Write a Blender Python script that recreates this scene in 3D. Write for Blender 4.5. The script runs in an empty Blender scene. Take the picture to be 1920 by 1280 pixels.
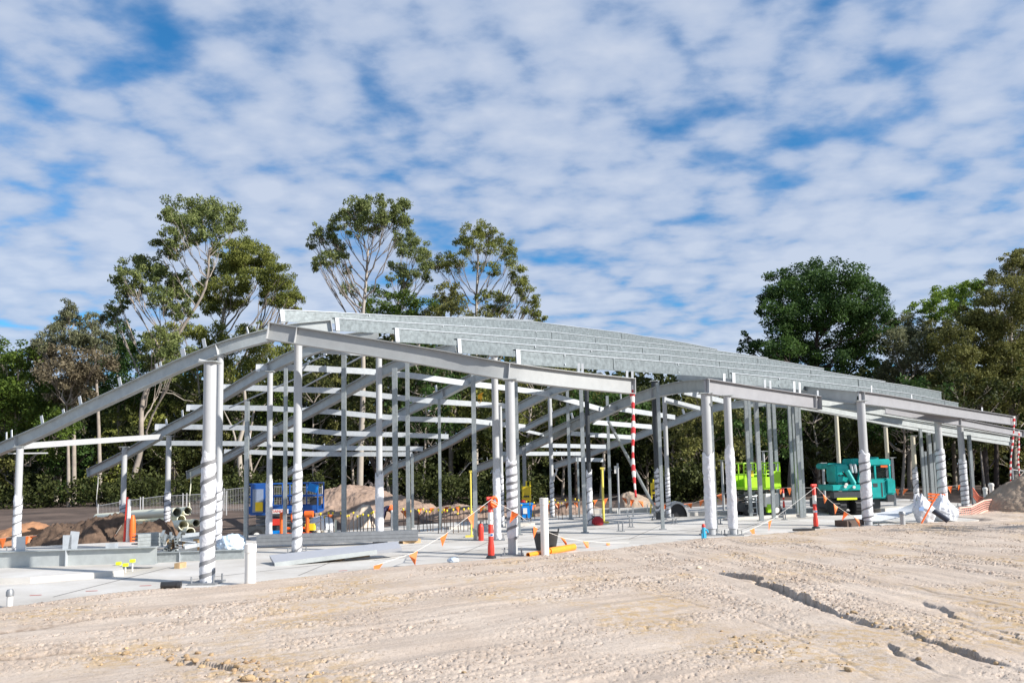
import bpy, bmesh, math, random
import numpy as np
from mathutils import Vector, Matrix
random.seed(7); rng = np.random.default_rng(11)
D = bpy.data; SC = bpy.context.scene; COL = SC.collection
R = math.radians
# ------------------------------------------------------------------ camera, sky, sun, exposure
F = 1387.0; CX, CY = 960.0, 764.0; EYE = 1.52
PITCH, ROLL = R(5.0), R(1.16)
cam_d = D.cameras.new('camera'); cam = D.objects.new('camera', cam_d); COL.objects.link(cam); SC.camera = cam
cam_d.sensor_width = 36; cam_d.lens = 36*F/1920; cam_d.shift_y = (CY-640)/1920.0
cam_d.clip_start = 0.05; cam_d.clip_end = 3000
CM = Matrix.Rotation(math.pi/2+PITCH, 4, 'X') @ Matrix.Rotation(-ROLL, 4, 'Z')
cam.matrix_world = Matrix.Translation((0, 0, EYE)) @ CM
R3 = CM.to_3x3(); R3T = R3.transposed()
SUN_EL, SUN_AZ = R(31), R(114)          # azimuth clockwise from +Y (the view direction)
world = D.worlds.new('World'); SC.world = world; world.use_nodes = True
SUN_DIR = Vector((math.cos(SUN_EL)*math.sin(SUN_AZ), math.cos(SUN_EL)*math.cos(SUN_AZ), math.sin(SUN_EL)))
sl = D.lights.new('sun', 'SUN'); sl.energy = 5.0; sl.angle = R(0.53); sl.color = (1.0, 0.955, 0.90)
so = D.objects.new('sun', sl); COL.objects.link(so); so.location = (30, -20, 40)
so.rotation_euler = SUN_DIR.to_track_quat('Z', 'Y').to_euler()
SC.view_settings.view_transform = 'Standard'; SC.view_settings.look = 'None'
SC.view_settings.exposure = 0.58; SC.view_settings.gamma = 1.0; SC.view_settings.use_curve_mapping = False
OFFX, OFFY, COVADD = 9.1, 0.7, 0.015
def build_sky():
    nt = world.node_tree; nt.nodes.clear(); L = nt.links.new
    def N(t, **k):
        n = nt.nodes.new(t)
        for a, b in k.items(): setattr(n, a, b)
        return n
    def M(op, a, b=None, clamp=False):
        n = N('ShaderNodeMath', operation=op, use_clamp=clamp)
        for i, v in enumerate((a, b)):
            if v is None: continue
            if isinstance(v, (int, float)): n.inputs[i].default_value = v
            else: L(v, n.inputs[i])
        return n.outputs[0]
    out = N('ShaderNodeOutputWorld'); bg = N('ShaderNodeBackground'); bg.inputs[1].default_value = 0.1
    sky = N('ShaderNodeTexSky', sky_type='NISHITA', sun_disc=False)
    sky.sun_elevation = SUN_EL; sky.sun_rotation = SUN_AZ; sky.air_density = 1.0; sky.dust_density = 0.3; sky.ozone_density = 3.0
    tc = N('ShaderNodeTexCoord'); sp = N('ShaderNodeSeparateXYZ'); L(tc.outputs['Generated'], sp.inputs[0])
    z = M('MAXIMUM', sp.outputs[2], 0.0); dz = M('ADD', z, 0.16)
    cb = N('ShaderNodeCombineXYZ'); L(M('DIVIDE', sp.outputs[0], dz), cb.inputs[0]); L(M('DIVIDE', sp.outputs[1], dz), cb.inputs[1])
    def noise(scale, detail, rough, off, sx=1.0, sy=1.0, dist=0.0):
        mp = N('ShaderNodeMapping'); mp.inputs['Location'].default_value = off; mp.inputs['Scale'].default_value = (sx, sy, 1); mp.inputs['Rotation'].default_value = (0, 0, 0.25)
        L(cb.outputs[0], mp.inputs[0]); n = N('ShaderNodeTexNoise'); n.inputs['Scale'].default_value = scale
        n.inputs['Detail'].default_value = detail; n.inputs['Roughness'].default_value = rough; n.inputs['Distortion'].default_value = dist
        L(mp.outputs[0], n.inputs['Vector']); return n.outputs[0]
    big = noise(1.5, 2, 0.5, (OFFX, OFFY, 0)); puff = noise(8.0, 6, 0.55, (0.3, 7.2, 0), 0.85, 1.1, 0.1); fine = noise(13, 4, 0.55, (5, 2, 0), 0.8, 1.1); wob = N('ShaderNodeTexNoise'); wob.inputs['Scale'].default_value = 6; wob.inputs['Detail'].default_value = 3
    L(cb.outputs[0], wob.inputs['Vector']); wa = N('ShaderNodeVectorMath', operation='MULTIPLY_ADD'); L(wob.outputs['Color'], wa.inputs[0]); wa.inputs[1].default_value = (0.16, 0.16, 0); L(cb.outputs[0], wa.inputs[2])
    vo = N('ShaderNodeTexVoronoi', feature='SMOOTH_F1', voronoi_dimensions='2D'); vo.inputs['Scale'].default_value = 8.0; vo.inputs['Smoothness'].default_value = 0.45; L(wa.outputs[0], vo.inputs['Vector'])
    cov = M('ADD', M('MULTIPLY', big, 1.10), M('ADD', M('MULTIPLY', puff, 0.85), M('MULTIPLY', fine, 0.42)))
    cov = M('ADD', cov, M('MULTIPLY', M('SUBTRACT', 0.45, vo.outputs['Distance']), 0.50))
    cov = M('ADD', cov, COVADD)
    # lower sky has a closed sheet of cloud, the upper one opens
    cov = M('ADD', cov, M('MULTIPLY', M('SUBTRACT', 0.42, z), 0.30))
    mr = N('ShaderNodeMapRange', interpolation_type='SMOOTHSTEP'); mr.inputs[1].default_value = 0.72; mr.inputs[2].default_value = 1.26
    L(cov, mr.inputs[0]); mask = M('MULTIPLY', mr.outputs[0], 0.90)
    tone = N('ShaderNodeMapRange'); tone.inputs[1].default_value = 0.95; tone.inputs[2].default_value = 1.50; L(cov, tone.inputs[0])
    cm = N('ShaderNodeMix', data_type='RGBA'); L(tone.outputs[0], cm.inputs[0])
    cm.inputs[6].default_value = (2.5, 3.25, 4.7, 1); cm.inputs[7].default_value = (4.2, 4.65, 5.55, 1)
    sk = N('ShaderNodeMix', data_type='RGBA', blend_type='MULTIPLY'); sk.inputs[0].default_value = 1
    L(sky.outputs[0], sk.inputs[6]); sk.inputs[7].default_value = (0.30, 0.85, 1.12, 1)
    mx = N('ShaderNodeMix', data_type='RGBA'); L(mask, mx.inputs[0]); L(sk.outputs[2], mx.inputs[6]); L(cm.outputs[2], mx.inputs[7])
    L(mx.outputs[2], bg.inputs[0]); L(bg.outputs[0], out.inputs[0])
build_sky()
# ------------------------------------------------------------------ helpers: measuring with the camera
def ray(px, py):
    return R3 @ Vector(((px-CX)/F, -(py-CY)/F, -1.0))
def P(px, py, Y):
    d = ray(px, py); return Vector((0, 0, EYE)) + d*(Y/d.y)
def G(px, py, z=0.0):
    d = ray(px, py); return Vector((0, 0, EYE)) + d*((z-EYE)/d.z)
def proj(p):
    v = R3T @ (Vector(p)-Vector((0, 0, EYE))); return (CX+F*v.x/-v.z, CY-F*v.y/-v.z)
def zat(X, Y, py):
    lo, hi = -5.0, 40.0
    for _ in range(40):
        m = (lo+hi)/2
        if proj((X, Y, m))[1] > py: lo = m
        else: hi = m
    return lo
def lerp(a, b, t): return a+(b-a)*t
# ------------------------------------------------------------------ materials
MATS = {}
def mat(name, col, rough=0.6, metal=0.0, var=0.12, scale=8.0, bump=0.0, bscale=40.0, col2=None, spec=0.5, trans=0.0, alpha=1.0, attr=None):
    if name in MATS: return MATS[name]
    m = D.materials.new(name); m.use_nodes = True; nt = m.node_tree; L = nt.links.new; b = nt.nodes['Principled BSDF']
    b.inputs['Roughness'].default_value = rough; b.inputs['Metallic'].default_value = metal; b.inputs['Specular IOR Level'].default_value = spec
    tc = nt.nodes.new('ShaderNodeTexCoord'); n = nt.nodes.new('ShaderNodeTexNoise'); n.inputs['Scale'].default_value = scale; n.inputs['Detail'].default_value = 6
    n.inputs['Roughness'].default_value = 0.65
    L(tc.outputs['Object'], n.inputs['Vector'])
    r = nt.nodes.new('ShaderNodeMapRange'); r.inputs[1].default_value = 0.3; r.inputs[2].default_value = 0.7; L(n.outputs[0], r.inputs[0])
    mx = nt.nodes.new('ShaderNodeMix'); mx.data_type = 'RGBA'; L(r.outputs[0], mx.inputs[0])
    c2 = col2 or tuple(c*(1-var) for c in col); mx.inputs[6].default_value = (*c2, 1); mx.inputs[7].default_value = (*[min(1, c*(1+var*0.5)) for c in col], 1)
    L(mx.outputs[2], b.inputs['Base Color'])
    if bump:
        n2 = nt.nodes.new('ShaderNodeTexNoise'); n2.inputs['Scale'].default_value = bscale; n2.inputs['Detail'].default_value = 5; L(tc.outputs['Object'], n2.inputs['Vector'])
        bp = nt.nodes.new('ShaderNodeBump'); bp.inputs['Strength'].default_value = bump; bp.inputs['Distance'].default_value = 0.02; L(n2.outputs[0], bp.inputs['Height']); L(bp.outputs[0], b.inputs['Normal'])
    if alpha < 1: b.inputs['Alpha'].default_value = alpha
    MATS[name] = m; return m
galv = mat('galvanised_steel', (0.36, 0.39, 0.39), 0.42, 0.45, 0.22, 14)
galv_bright = mat('bright_galvanised_steel', (0.55, 0.58, 0.60), 0.38, 0.3, 0.15, 10)
galv_roof = mat('spangled_galvanised_sheet', (0.235, 0.265, 0.27), 0.42, 0.35, 0.40, 11)
primer = mat('galvanised_beam', (0.45, 0.475, 0.465), 0.45, 0.25, 0.16, 5)
beampaint = mat('grey_mauve_beam_paint', (0.30, 0.298, 0.308), 0.5, 0.05, 0.10, 3)
beamgrey = mat('dull_grey_beam_paint', (0.36, 0.37, 0.365), 0.5, 0.08, 0.12, 3)
cleatm = mat('pale_cleat_plate', (0.66, 0.67, 0.67), 0.4, 0.1, 0.1, 6)
colpaint = mat('pale_grey_column_paint', (0.43, 0.435, 0.435), 0.42, 0.0, 0.08, 3)
cream = mat('cream_column_paint', (0.60, 0.55, 0.42), 0.5, 0.0, 0.1, 3)
shadecol = mat('dark_column_paint', (0.05, 0.055, 0.06), 0.35, 0.2, 0.2, 3)  # dark base colour puts the shade on these galvanised columns into the paint
wrapm = mat('white_plastic_wrap', (0.70, 0.70, 0.72), 0.38, 0.0, 0.16, 9, 1.0, 16)
tapem = mat('grey_binding_tape', (0.20, 0.20, 0.205), 0.5, 0.0, 0.2, 6)
white = mat('white_plastic', (0.78, 0.76, 0.71), 0.4, 0.0, 0.06, 4)
pvc = mat('cream_pvc', (0.86, 0.84, 0.66), 0.4, 0.0, 0.06, 2)
black = mat('black_rubber', (0.025, 0.025, 0.027), 0.6, 0.0, 0.3, 10)
blackpl = mat('black_plastic', (0.03, 0.03, 0.032), 0.45, 0, 0.3, 8)
red = mat('red_plastic', (0.72, 0.05, 0.03), 0.45, 0, 0.15, 5)
orange = mat('orange_plastic', (0.88, 0.15, 0.02), 0.5, 0, 0.12, 5)
flagm = mat('orange_flag_plastic', (0.92, 0.22, 0.05), 0.5, 0, 0.15, 9)
yellow = mat('yellow_plastic', (0.85, 0.66, 0.03), 0.45, 0, 0.1, 5)
hiyel = mat('fluorescent_yellow', (0.75, 0.85, 0.03), 0.5, 0, 0.1, 5)
blue = mat('blue_machine_paint', (0.012, 0.085, 0.32), 0.4, 0, 0.15, 5)
skyblue = mat('blue_plastic', (0.0, 0.22, 0.66), 0.4, 0, 0.1, 5)
cyanm = mat('cyan_plastic', (0.05, 0.45, 0.70), 0.4, 0, 0.1, 5)
green = mat('lime_machine_paint', (0.38, 0.72, 0.02), 0.4, 0, 0.12, 5)
teal = mat('teal_machine_paint', (0.01, 0.40, 0.37), 0.38, 0, 0.3, 2.5)
steelgrey = mat('bare_steel', (0.30, 0.31, 0.32), 0.45, 0.5, 0.2, 10)
rust = mat('rusty_rebar', (0.10, 0.065, 0.05), 0.8, 0.2, 0.3, 20)
timber = mat('sawn_timber', (0.50, 0.34, 0.18), 0.75, 0, 0.3, 12, 0.2, 60)
rope = mat('white_rope', (0.75, 0.72, 0.66), 0.8, 0, 0.1, 20)
glass = mat('dark_window_glass', (0.03, 0.035, 0.03), 0.08, 0, 0.1, 3, alpha=0.35)
wire = mat('fence_wire', (0.50, 0.50, 0.50), 0.5, 0.3, 0.1, 5)
bagm = mat('white_woven_bag', (0.70, 0.72, 0.76), 0.6, 0, 0.1, 5, 0.3, 25)
concrete = mat('pale_concrete', (0.57, 0.55, 0.515), 0.75, 0, 0.26, 0.6, 0.15, 30, (0.42, 0.385, 0.335))
def soil(name, c, c2, sc=1.5): return mat(name, c, 0.95, 0, 0.2, sc, 0.8, 22, c2, 0.2)
soil_brown = soil('brown_soil', (0.36, 0.26, 0.20), (0.22, 0.155, 0.115), 1.8)
soil_dark = soil('dark_soil', (0.19, 0.125, 0.085), (0.045, 0.032, 0.025), 2.6)
soil_orange = soil('orange_soil', (0.40, 0.205, 0.105), (0.26, 0.14, 0.085), 1.5)
soil_ground = soil('dark_stripped_ground', (0.17, 0.125, 0.10), (0.055, 0.043, 0.038), 0.5)
soil_pale = soil('pale_sand', (0.62, 0.52, 0.42), (0.50, 0.40, 0.31), 2)
soil_grey = soil('grey_brown_soil', (0.42, 0.33, 0.25), (0.28, 0.21, 0.15), 1.8)
def sand_material():
    m = D.materials.new('sandy_fill'); m.use_nodes = True; nt = m.node_tree; L = nt.links.new; b = nt.nodes['Principled BSDF']
    b.inputs['Roughness'].default_value = 0.95; b.inputs['Specular IOR Level'].default_value = 0.15
    tc = nt.nodes.new('ShaderNodeTexCoord')
    def nz(s, d, ro=0.6):
        n = nt.nodes.new('ShaderNodeTexNoise'); n.inputs['Scale'].default_value = s; n.inputs['Detail'].default_value = d; n.inputs['Roughness'].default_value = ro
        L(tc.outputs['Object'], n.inputs['Vector']); return n.outputs[0]
    def ramp(src, a, bb):
        r = nt.nodes.new('ShaderNodeMapRange'); r.interpolation_type = 'SMOOTHSTEP'; r.inputs[1].default_value = a; r.inputs[2].default_value = bb; L(src, r.inputs[0]); return r.outputs[0]
    def mix(f, a, c):
        x = nt.nodes.new('ShaderNodeMix'); x.data_type = 'RGBA'; L(f, x.inputs[0])
        for i, v in ((6, a), (7, c)):
            if isinstance(v, tuple): x.inputs[i].default_value = (*v, 1)
            else: L(v, x.inputs[i])
        return x.outputs[2]
    c = mix(ramp(nz(0.9, 5), 0.35, 0.68), (0.485, 0.395, 0.318), (0.565, 0.475, 0.392))
    c = mix(ramp(nz(28, 4, 0.7), 0.5, 0.75), c, (0.34, 0.26, 0.195))  # dark brown specks painted in like the small shadows of clods
    at = nt.nodes.new('ShaderNodeAttribute'); at.attribute_name = 'ochre'
    mu = nt.nodes.new('ShaderNodeMath'); mu.operation = 'MULTIPLY'; L(at.outputs['Fac'], mu.inputs[0]); L(ramp(nz(9, 5, 0.7), 0.42, 0.62), mu.inputs[1])
    c = mix(mu.outputs[0], c, (0.48, 0.345, 0.20))
    a2 = nt.nodes.new('ShaderNodeAttribute'); a2.attribute_name = 'damp'
    c = mix(a2.outputs['Fac'], c, (0.22, 0.16, 0.115))  # painted clod-shadow specks and dark track lines
    L(c, b.inputs['Base Color'])
    bp = nt.nodes.new('ShaderNodeBump'); bp.inputs['Strength'].default_value = 0.7; bp.inputs['Distance'].default_value = 0.012
    L(nz(60, 6, 0.7), bp.inputs['Height']); L(bp.outputs[0], b.inputs['Normal'])
    return m
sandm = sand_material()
def leaf_material(name, c1, c2):
    m = D.materials.new(name); m.use_nodes = True; nt = m.node_tree; L = nt.links.new; nt.nodes.clear()
    out = nt.nodes.new('ShaderNodeOutputMaterial'); at = nt.nodes.new('ShaderNodeAttribute'); at.attribute_name = 'tint'
    mx = nt.nodes.new('ShaderNodeMix'); mx.data_type = 'RGBA'; L(at.outputs['Fac'], mx.inputs[0]); mx.inputs[6].default_value = (*c1, 1); mx.inputs[7].default_value = (*c2, 1)
    p = nt.nodes.new('ShaderNodeBsdfPrincipled'); p.inputs['Roughness'].default_value = 0.6; p.inputs['Specular IOR Level'].default_value = 0.18; L(mx.outputs[2], p.inputs['Base Color'])
    t = nt.nodes.new('ShaderNodeBsdfTranslucent'); L(mx.outputs[2], t.inputs[0])
    ms = nt.nodes.new('ShaderNodeMixShader'); ms.inputs[0].default_value = 0.32; L(p.outputs[0], ms.inputs[1]); L(t.outputs[0], ms.inputs[2]); L(ms.outputs[0], out.inputs[0])
    return m
LEAF = {
 'euc': leaf_material('gum_leaves', (0.085, 0.118, 0.034), (0.29, 0.325, 0.115)),
 'eucy': leaf_material('yellow_green_gum_leaves', (0.095, 0.122, 0.026), (0.31, 0.32, 0.08)),
 'dense': leaf_material('dark_dense_leaves', (0.026, 0.058, 0.017), (0.09, 0.16, 0.036)),
 'green': leaf_material('fresh_green_leaves', (0.045, 0.085, 0.016), (0.15, 0.21, 0.035)),
 'lime': leaf_material('bright_green_leaves', (0.08, 0.15, 0.022), (0.26, 0.36, 0.05)),
 'olive': leaf_material('olive_leaves', (0.074, 0.082, 0.024), (0.27, 0.265, 0.08)),
 'grey': leaf_material('grey_green_leaves', (0.095, 0.105, 0.055), (0.28, 0.285, 0.16)),
 'brown': leaf_material('brown_flowering_leaves', (0.11, 0.088, 0.055), (0.29, 0.245, 0.155)),
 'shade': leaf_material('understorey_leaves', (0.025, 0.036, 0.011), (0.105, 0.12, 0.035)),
}
bark = mat('grey_bark', (0.34, 0.29, 0.24), 0.85, 0, 0.35, 2.5, 0.4, 12)
bark_limb = mat('grey_brown_limb_bark', (0.24, 0.20, 0.165), 0.85, 0, 0.25, 2, 0.2, 8)
bark_pale = mat('pale_gum_bark', (0.40, 0.35, 0.29), 0.7, 0, 0.25, 1.2, 0.2, 8)
bark_dark = mat('dark_bark', (0.075, 0.055, 0.045), 0.9, 0, 0.3, 2.5, 0.4, 12)
# ------------------------------------------------------------------ helpers: meshes
class MB:
    def __init__(s): s.v = []; s.f = []
    def add(s, vs, fs):
        o = len(s.v); s.v += [tuple(v) for v in vs]; s.f += [tuple(i+o for i in f) for f in fs]; return s
    def box(s, c, size, rot=None):
        c = Vector(c); h = [x/2 for x in size]; M3 = rot or Matrix.Identity(3)
        vs = [c + M3 @ Vector((sx*h[0], sy*h[1], sz*h[2])) for sz in (-1, 1) for sy in (-1, 1) for sx in (-1, 1)]
        return s.add(vs, [(0, 2, 3, 1), (4, 5, 7, 6), (0, 1, 5, 4), (2, 6, 7, 3), (0, 4, 6, 2), (1, 3, 7, 5)])
    def tube(s, pts, rad, n=10, cap=True):
        pts = [Vector(p) for p in pts]; k = len(pts)
        rr = rad if isinstance(rad, (list, tuple)) else [rad]*k
        ref = None; rings = []
        for i in range(k):
            T = (pts[min(i+1, k-1)]-pts[max(i-1, 0)]).normalized()
            if ref is None:
                ref = Vector((0, 0, 1)) if abs(T.z) < 0.9 else Vector((1, 0, 0))
            A = T.cross(ref).normalized(); B = A.cross(T); ref = B if abs(T.dot(B)) < 0.9 else ref
            rings.append([pts[i]+A*(rr[i]*math.cos(2*math.pi*j/n))+B*(rr[i]*math.sin(2*math.pi*j/n)) for j in range(n)])
        vs = [v for r in rings for v in r]; fs = []
        for i in range(k-1):
            for j in range(n):
                a = i*n+j; b = i*n+(j+1) % n; fs.append((a, b, b+n, a+n))
        if cap: fs.append(tuple(range(n-1, -1, -1))); fs.append(tuple((k-1)*n+j for j in range(n)))
        return s.add(vs, fs)
    def loft(s, pts, outline, up=None, cap=True):
        pts = [Vector(p) for p in pts]; k = len(pts); n = len(outline); vs = []
        for i in range(k):
            T = (pts[min(i+1, k-1)]-pts[max(i-1, 0)]).normalized()
            S = T.cross(up or Vector((0, 0, 1))).normalized(); U = S.cross(T)
            vs += [pts[i]+S*a+U*b for a, b in outline]
        fs = []
        for i in range(k-1):
            for j in range(n):
                a = i*n+j; b = i*n+(j+1) % n; fs.append((a, b, b+n, a+n))
        if cap: fs.append(tuple(range(n-1, -1, -1))); fs.append(tuple((k-1)*n+j for j in range(n)))
        return s.add(vs, fs)
    def lathe(s, c, prof, n=16, cap=True):
        c = Vector(c); vs = []; k = len(prof)
        for r, z in prof: vs += [c+Vector((r*math.cos(2*math.pi*j/n), r*math.sin(2*math.pi*j/n), z)) for j in range(n)]
        fs = [(i*n+j, i*n+(j+1) % n, (i+1)*n+(j+1) % n, (i+1)*n+j) for i in range(k-1) for j in range(n)]
        if cap: fs.append(tuple(range(n-1, -1, -1))); fs.append(tuple((k-1)*n+j for j in range(n)))
        return s.add(vs, fs)
    def ring(s, p0, p1, ro, ri, n=16):      # open pipe with wall
        p0, p1 = Vector(p0), Vector(p1); T = (p1-p0).normalized(); ref = Vector((0, 0, 1)) if abs(T.z) < 0.9 else Vector((1, 0, 0))
        A = T.cross(ref).normalized(); B = A.cross(T); vs = []
        for p, r in ((p0, ri), (p0, ro), (p1, ro), (p1, ri)):
            vs += [p+A*(r*math.cos(2*math.pi*j/n))+B*(r*math.sin(2*math.pi*j/n)) for j in range(n)]
        fs = [(i*n+j, i*n+(j+1) % n, ((i+1) % 4)*n+(j+1) % n, ((i+1) % 4)*n+j) for i in range(4) for j in range(n)]
        return s.add(vs, fs)
def I_OUT(h, b, t=0.014, w=0.009):
    H, Bf = h/2, b/2
    return [(-Bf, -H), (Bf, -H), (Bf, -H+t), (w, -H+t), (w, H-t), (Bf, H-t), (Bf, H), (-Bf, H), (-Bf, H-t), (-w, H-t), (-w, -H+t), (-Bf, -H+t)]
def C_OUT(h, b, t=0.006, lip=0.02):        # web on the camera side, flanges and lips pointing away
    H = h/2
    return [(0, -H), (0, H), (-b, H), (-b, H-lip), (-b+t, H-lip), (-b+t, H-t), (-t, H-t), (-t, -H+t), (-b+t, -H+t), (-b+t, -H+lip), (-b, -H+lip), (-b, -H)]
def R_OUT(w, h): return [(-w/2, -h/2), (w/2, -h/2), (w/2, h/2), (-w/2, h/2)]
def tag(o, label=None, cat=None, group=None, kind=None):
    if label: o['label'] = label
    if cat: o['category'] = cat
    if group: o['group'] = group
    if kind: o['kind'] = kind
    return o
def mesh_of(name, mb, m, off=None, smooth=None):
    me = D.meshes.new(name); vs = mb.v if off is None else [(v[0]-off[0], v[1]-off[1], v[2]-off[2]) for v in mb.v]
    me.from_pydata(vs, [], mb.f); me.materials.append(m)
    bm = bmesh.new(); bm.from_mesh(me); bmesh.ops.recalc_face_normals(bm, faces=bm.faces); bm.to_mesh(me); bm.free()
    if smooth is not None:
        me.polygons.foreach_set('use_smooth', [True]*len(me.polygons))
        try: me.set_sharp_from_angle(angle=R(smooth))
        except Exception: pass
    return me
def world_loc(o):
    v = Vector(o.location)
    return v if o.parent is None else v+world_loc(o.parent)
def part(name, mb, m, parent, local=False, smooth=40):
    """a mesh child; mb is in world coordinates unless local"""
    off = None if local else world_loc(parent)
    o = D.objects.new(name, mesh_of(name, mb, m, off, smooth)); COL.objects.link(o); o.parent = parent; return o
def solo(name, mb, m, label=None, cat=None, group=None, kind=None, smooth=40, base=None):
    """a thing that is one mesh; its origin goes to its base"""
    if base is None:
        a = np.array(mb.v); base = (float((a[:, 0].min()+a[:, 0].max())/2), float((a[:, 1].min()+a[:, 1].max())/2), float(a[:, 2].min()))
    o = D.objects.new(name, mesh_of(name, mb, m, base, smooth)); COL.objects.link(o); o.location = base
    return tag(o, label, cat, group, kind)
def thing(name, label, cat, loc, rz=0.0, group=None):
    o = D.objects.new(name, None); COL.objects.link(o); o.location = loc; o.rotation_euler = (0, 0, rz); o.empty_display_size = 0.2
    return tag(o, label, cat, group)
def dup(root, loc, rz=None, label=None, group=None):
    r = root.copy(); COL.objects.link(r); r.location = loc
    if rz is not None: r.rotation_euler = (0, 0, rz)
    if label: r['label'] = label
    if group: r['group'] = group
    for ch in list(root.children):
        c = ch.copy(); COL.objects.link(c); c.parent = r
        for g in list(ch.children):
            d = g.copy(); COL.objects.link(d); d.parent = c
    return r
def vnoise(x, y, seed=0):
    xi = np.floor(x).astype(np.int64); yi = np.floor(y).astype(np.int64); fx = x-xi; fy = y-yi
    fx = fx*fx*(3-2*fx); fy = fy*fy*(3-2*fy)
    def h(a, b):
        n = (a*374761393+b*668265263+seed*974711) & 0x7fffffff
        n = ((n ^ (n >> 13))*1274126177) & 0x7fffffff
        return ((n ^ (n >> 16)) & 0xffff)/65535.0
    return (h(xi, yi)*(1-fx)+h(xi+1, yi)*fx)*(1-fy)+(h(xi, yi+1)*(1-fx)+h(xi+1, yi+1)*fx)*fy
def fbm(x, y, seed=0, oct=4, gain=0.5):
    s = 0; a = 1.0; t = 0
    for i in range(oct):
        s = s+a*vnoise(x*2**i+i*17.3, y*2**i-i*9.1, seed+i); t += a; a *= gain
    return s/t
def grid_mesh(name, X, Y, Z, m, attrs=None, smooth=True):
    nr, nc = X.shape; me = D.meshes.new(name); nv = nr*nc
    co = np.stack([X, Y, Z], -1).reshape(-1).astype(np.float32)
    idx = np.arange(nv).reshape(nr, nc); q = np.stack([idx[:-1, :-1], idx[:-1, 1:], idx[1:, 1:], idx[1:, :-1]], -1).reshape(-1)
    me.vertices.add(nv); me.vertices.foreach_set('co', co); nf = (nr-1)*(nc-1)
    me.loops.add(nf*4); me.loops.foreach_set('vertex_index', q.astype(np.int32)); me.polygons.add(nf)
    me.polygons.foreach_set('loop_start', np.arange(0, nf*4, 4, dtype=np.int32))
    me.polygons.foreach_set('use_smooth', np.full(nf, smooth)); me.update(calc_edges=True)
    for k, v in (attrs or {}).items():
        a = me.attributes.new(k, 'FLOAT', 'POINT'); a.data.foreach_set('value', v.reshape(-1).astype(np.float32))
    me.materials.append(m); o = D.objects.new(name, me); COL.objects.link(o); return o
# ------------------------------------------------------------------ ground, slab, fill, earth heaps
EDGE_PX = [(-160, 1165), (0, 1138), (100, 1126), (200, 1112), (300, 1103), (390, 1100), (480, 1090), (600, 1077), (700, 1064), (780, 1057), (860, 1052), (920, 1049), (1000, 1041), (1060, 1035), (1150, 1029), (1220, 1019), (1330, 1007), (1400, 1004), (1480, 997), (1530, 991), (1620, 986), (1700, 981), (1750, 978)]
EDGE = [G(x, y, 0.03) for x, y in EDGE_PX]
ex = np.array([p.x for p in EDGE]); ey = np.array([p.y for p in EDGE])
def edge_y(X): return np.interp(X, ex, ey)
# slab
def build_slab():
    front = [(float(a), float(b)-0.55) for a, b in zip(ex, ey)]
    back = [(17.5, 35), (12, 34), (5, 28), (0, 25), (-3.5, 22.3), (-6, 20.5), (-9, 19), (-12, 17.5), (-16, 16.5)]
    ring = [(-12, 8)]+front+[(13.0, 20.5), (17, 26)]+back
    mb = MB(); n = len(ring); mb.add([(x, y, 0) for x, y in ring]+[(x, y, -0.5) for x, y in ring], [tuple(range(n))]+[(i, (i+1) % n, n+(i+1) % n, n+i) for i in range(n)])
    o = solo('concrete_slab', mb, concrete, kind='structure', smooth=None, base=(0, 0, 0)); return o
slab = build_slab()
# wide ground sheet
def far_z(X, Y):
    left = np.clip((-6-X)/8, 0, 1); up = np.clip((Y-19)/16, 0, 1)
    z = -0.42+0.62*left*up*up*(3-2*up)+0.30*np.clip((Y-28)/12, 0, 1)*(1-left)
    return z+0.10*(fbm(X*0.4, Y*0.4, 5)-0.5)*np.clip((Y-14)/6, 0, 1)
ys = np.concatenate([np.linspace(-60, 12, 10), np.linspace(14, 60, 140), np.geomspace(64, 1500, 14)])
xs = np.concatenate([-np.geomspace(1500, 48, 12), np.linspace(-45, 45, 220), np.geomspace(48, 1500, 12)])
XX, YY = np.meshgrid(xs, ys); go = grid_mesh('ground', XX, YY, far_z(XX, YY)-0.3*(YY < 13), soil_ground); tag(go, kind='structure')
# sandy fill in the foreground: one displaced sheet
def seg_dist(X, Y, pts):
    best = np.full(X.shape, 1e9); side = np.zeros(X.shape); tt = np.zeros(X.shape); L = 0
    for (a, b) in zip(pts[:-1], pts[1:]):
        dx, dy = b.x-a.x, b.y-a.y; l2 = dx*dx+dy*dy; t = np.clip(((X-a.x)*dx+(Y-a.y)*dy)/l2, 0, 1)
        d = np.hypot(X-a.x-t*dx, Y-a.y-t*dy); k = d < best
        best = np.where(k, d, best); side = np.where(k, np.sign(dx*(Y-a.y)-dy*(X-a.x)), side); tt = np.where(k, L+t*math.sqrt(l2), tt); L += math.sqrt(l2)
    return best, side, tt, L
CRACKS = [([(1335, 1071), (1375, 1079), (1420, 1086), (1445, 1102), (1470, 1112), (1500, 1124), (1525, 1138), (1560, 1150), (1600, 1164), (1650, 1178), (1700, 1186), (1760, 1206), (1830, 1232), (1920, 1256), (2050, 1290)], 0.048, 1.0),
          ([(1730, 1128), (1765, 1142), (1790, 1158), (1830, 1172), (1870, 1182), (1930, 1202)], 0.020, 0.8),
          ([(1640, 1200), (1680, 1222), (1720, 1236), (1760, 1254), (1830, 1282)], 0.014, 0.7),
          ([(300, 1228), (345, 1236), (400, 1244), (450, 1252), (490, 1266), (560, 1275), (640, 1284)], 0.012, 0.8)]
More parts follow.
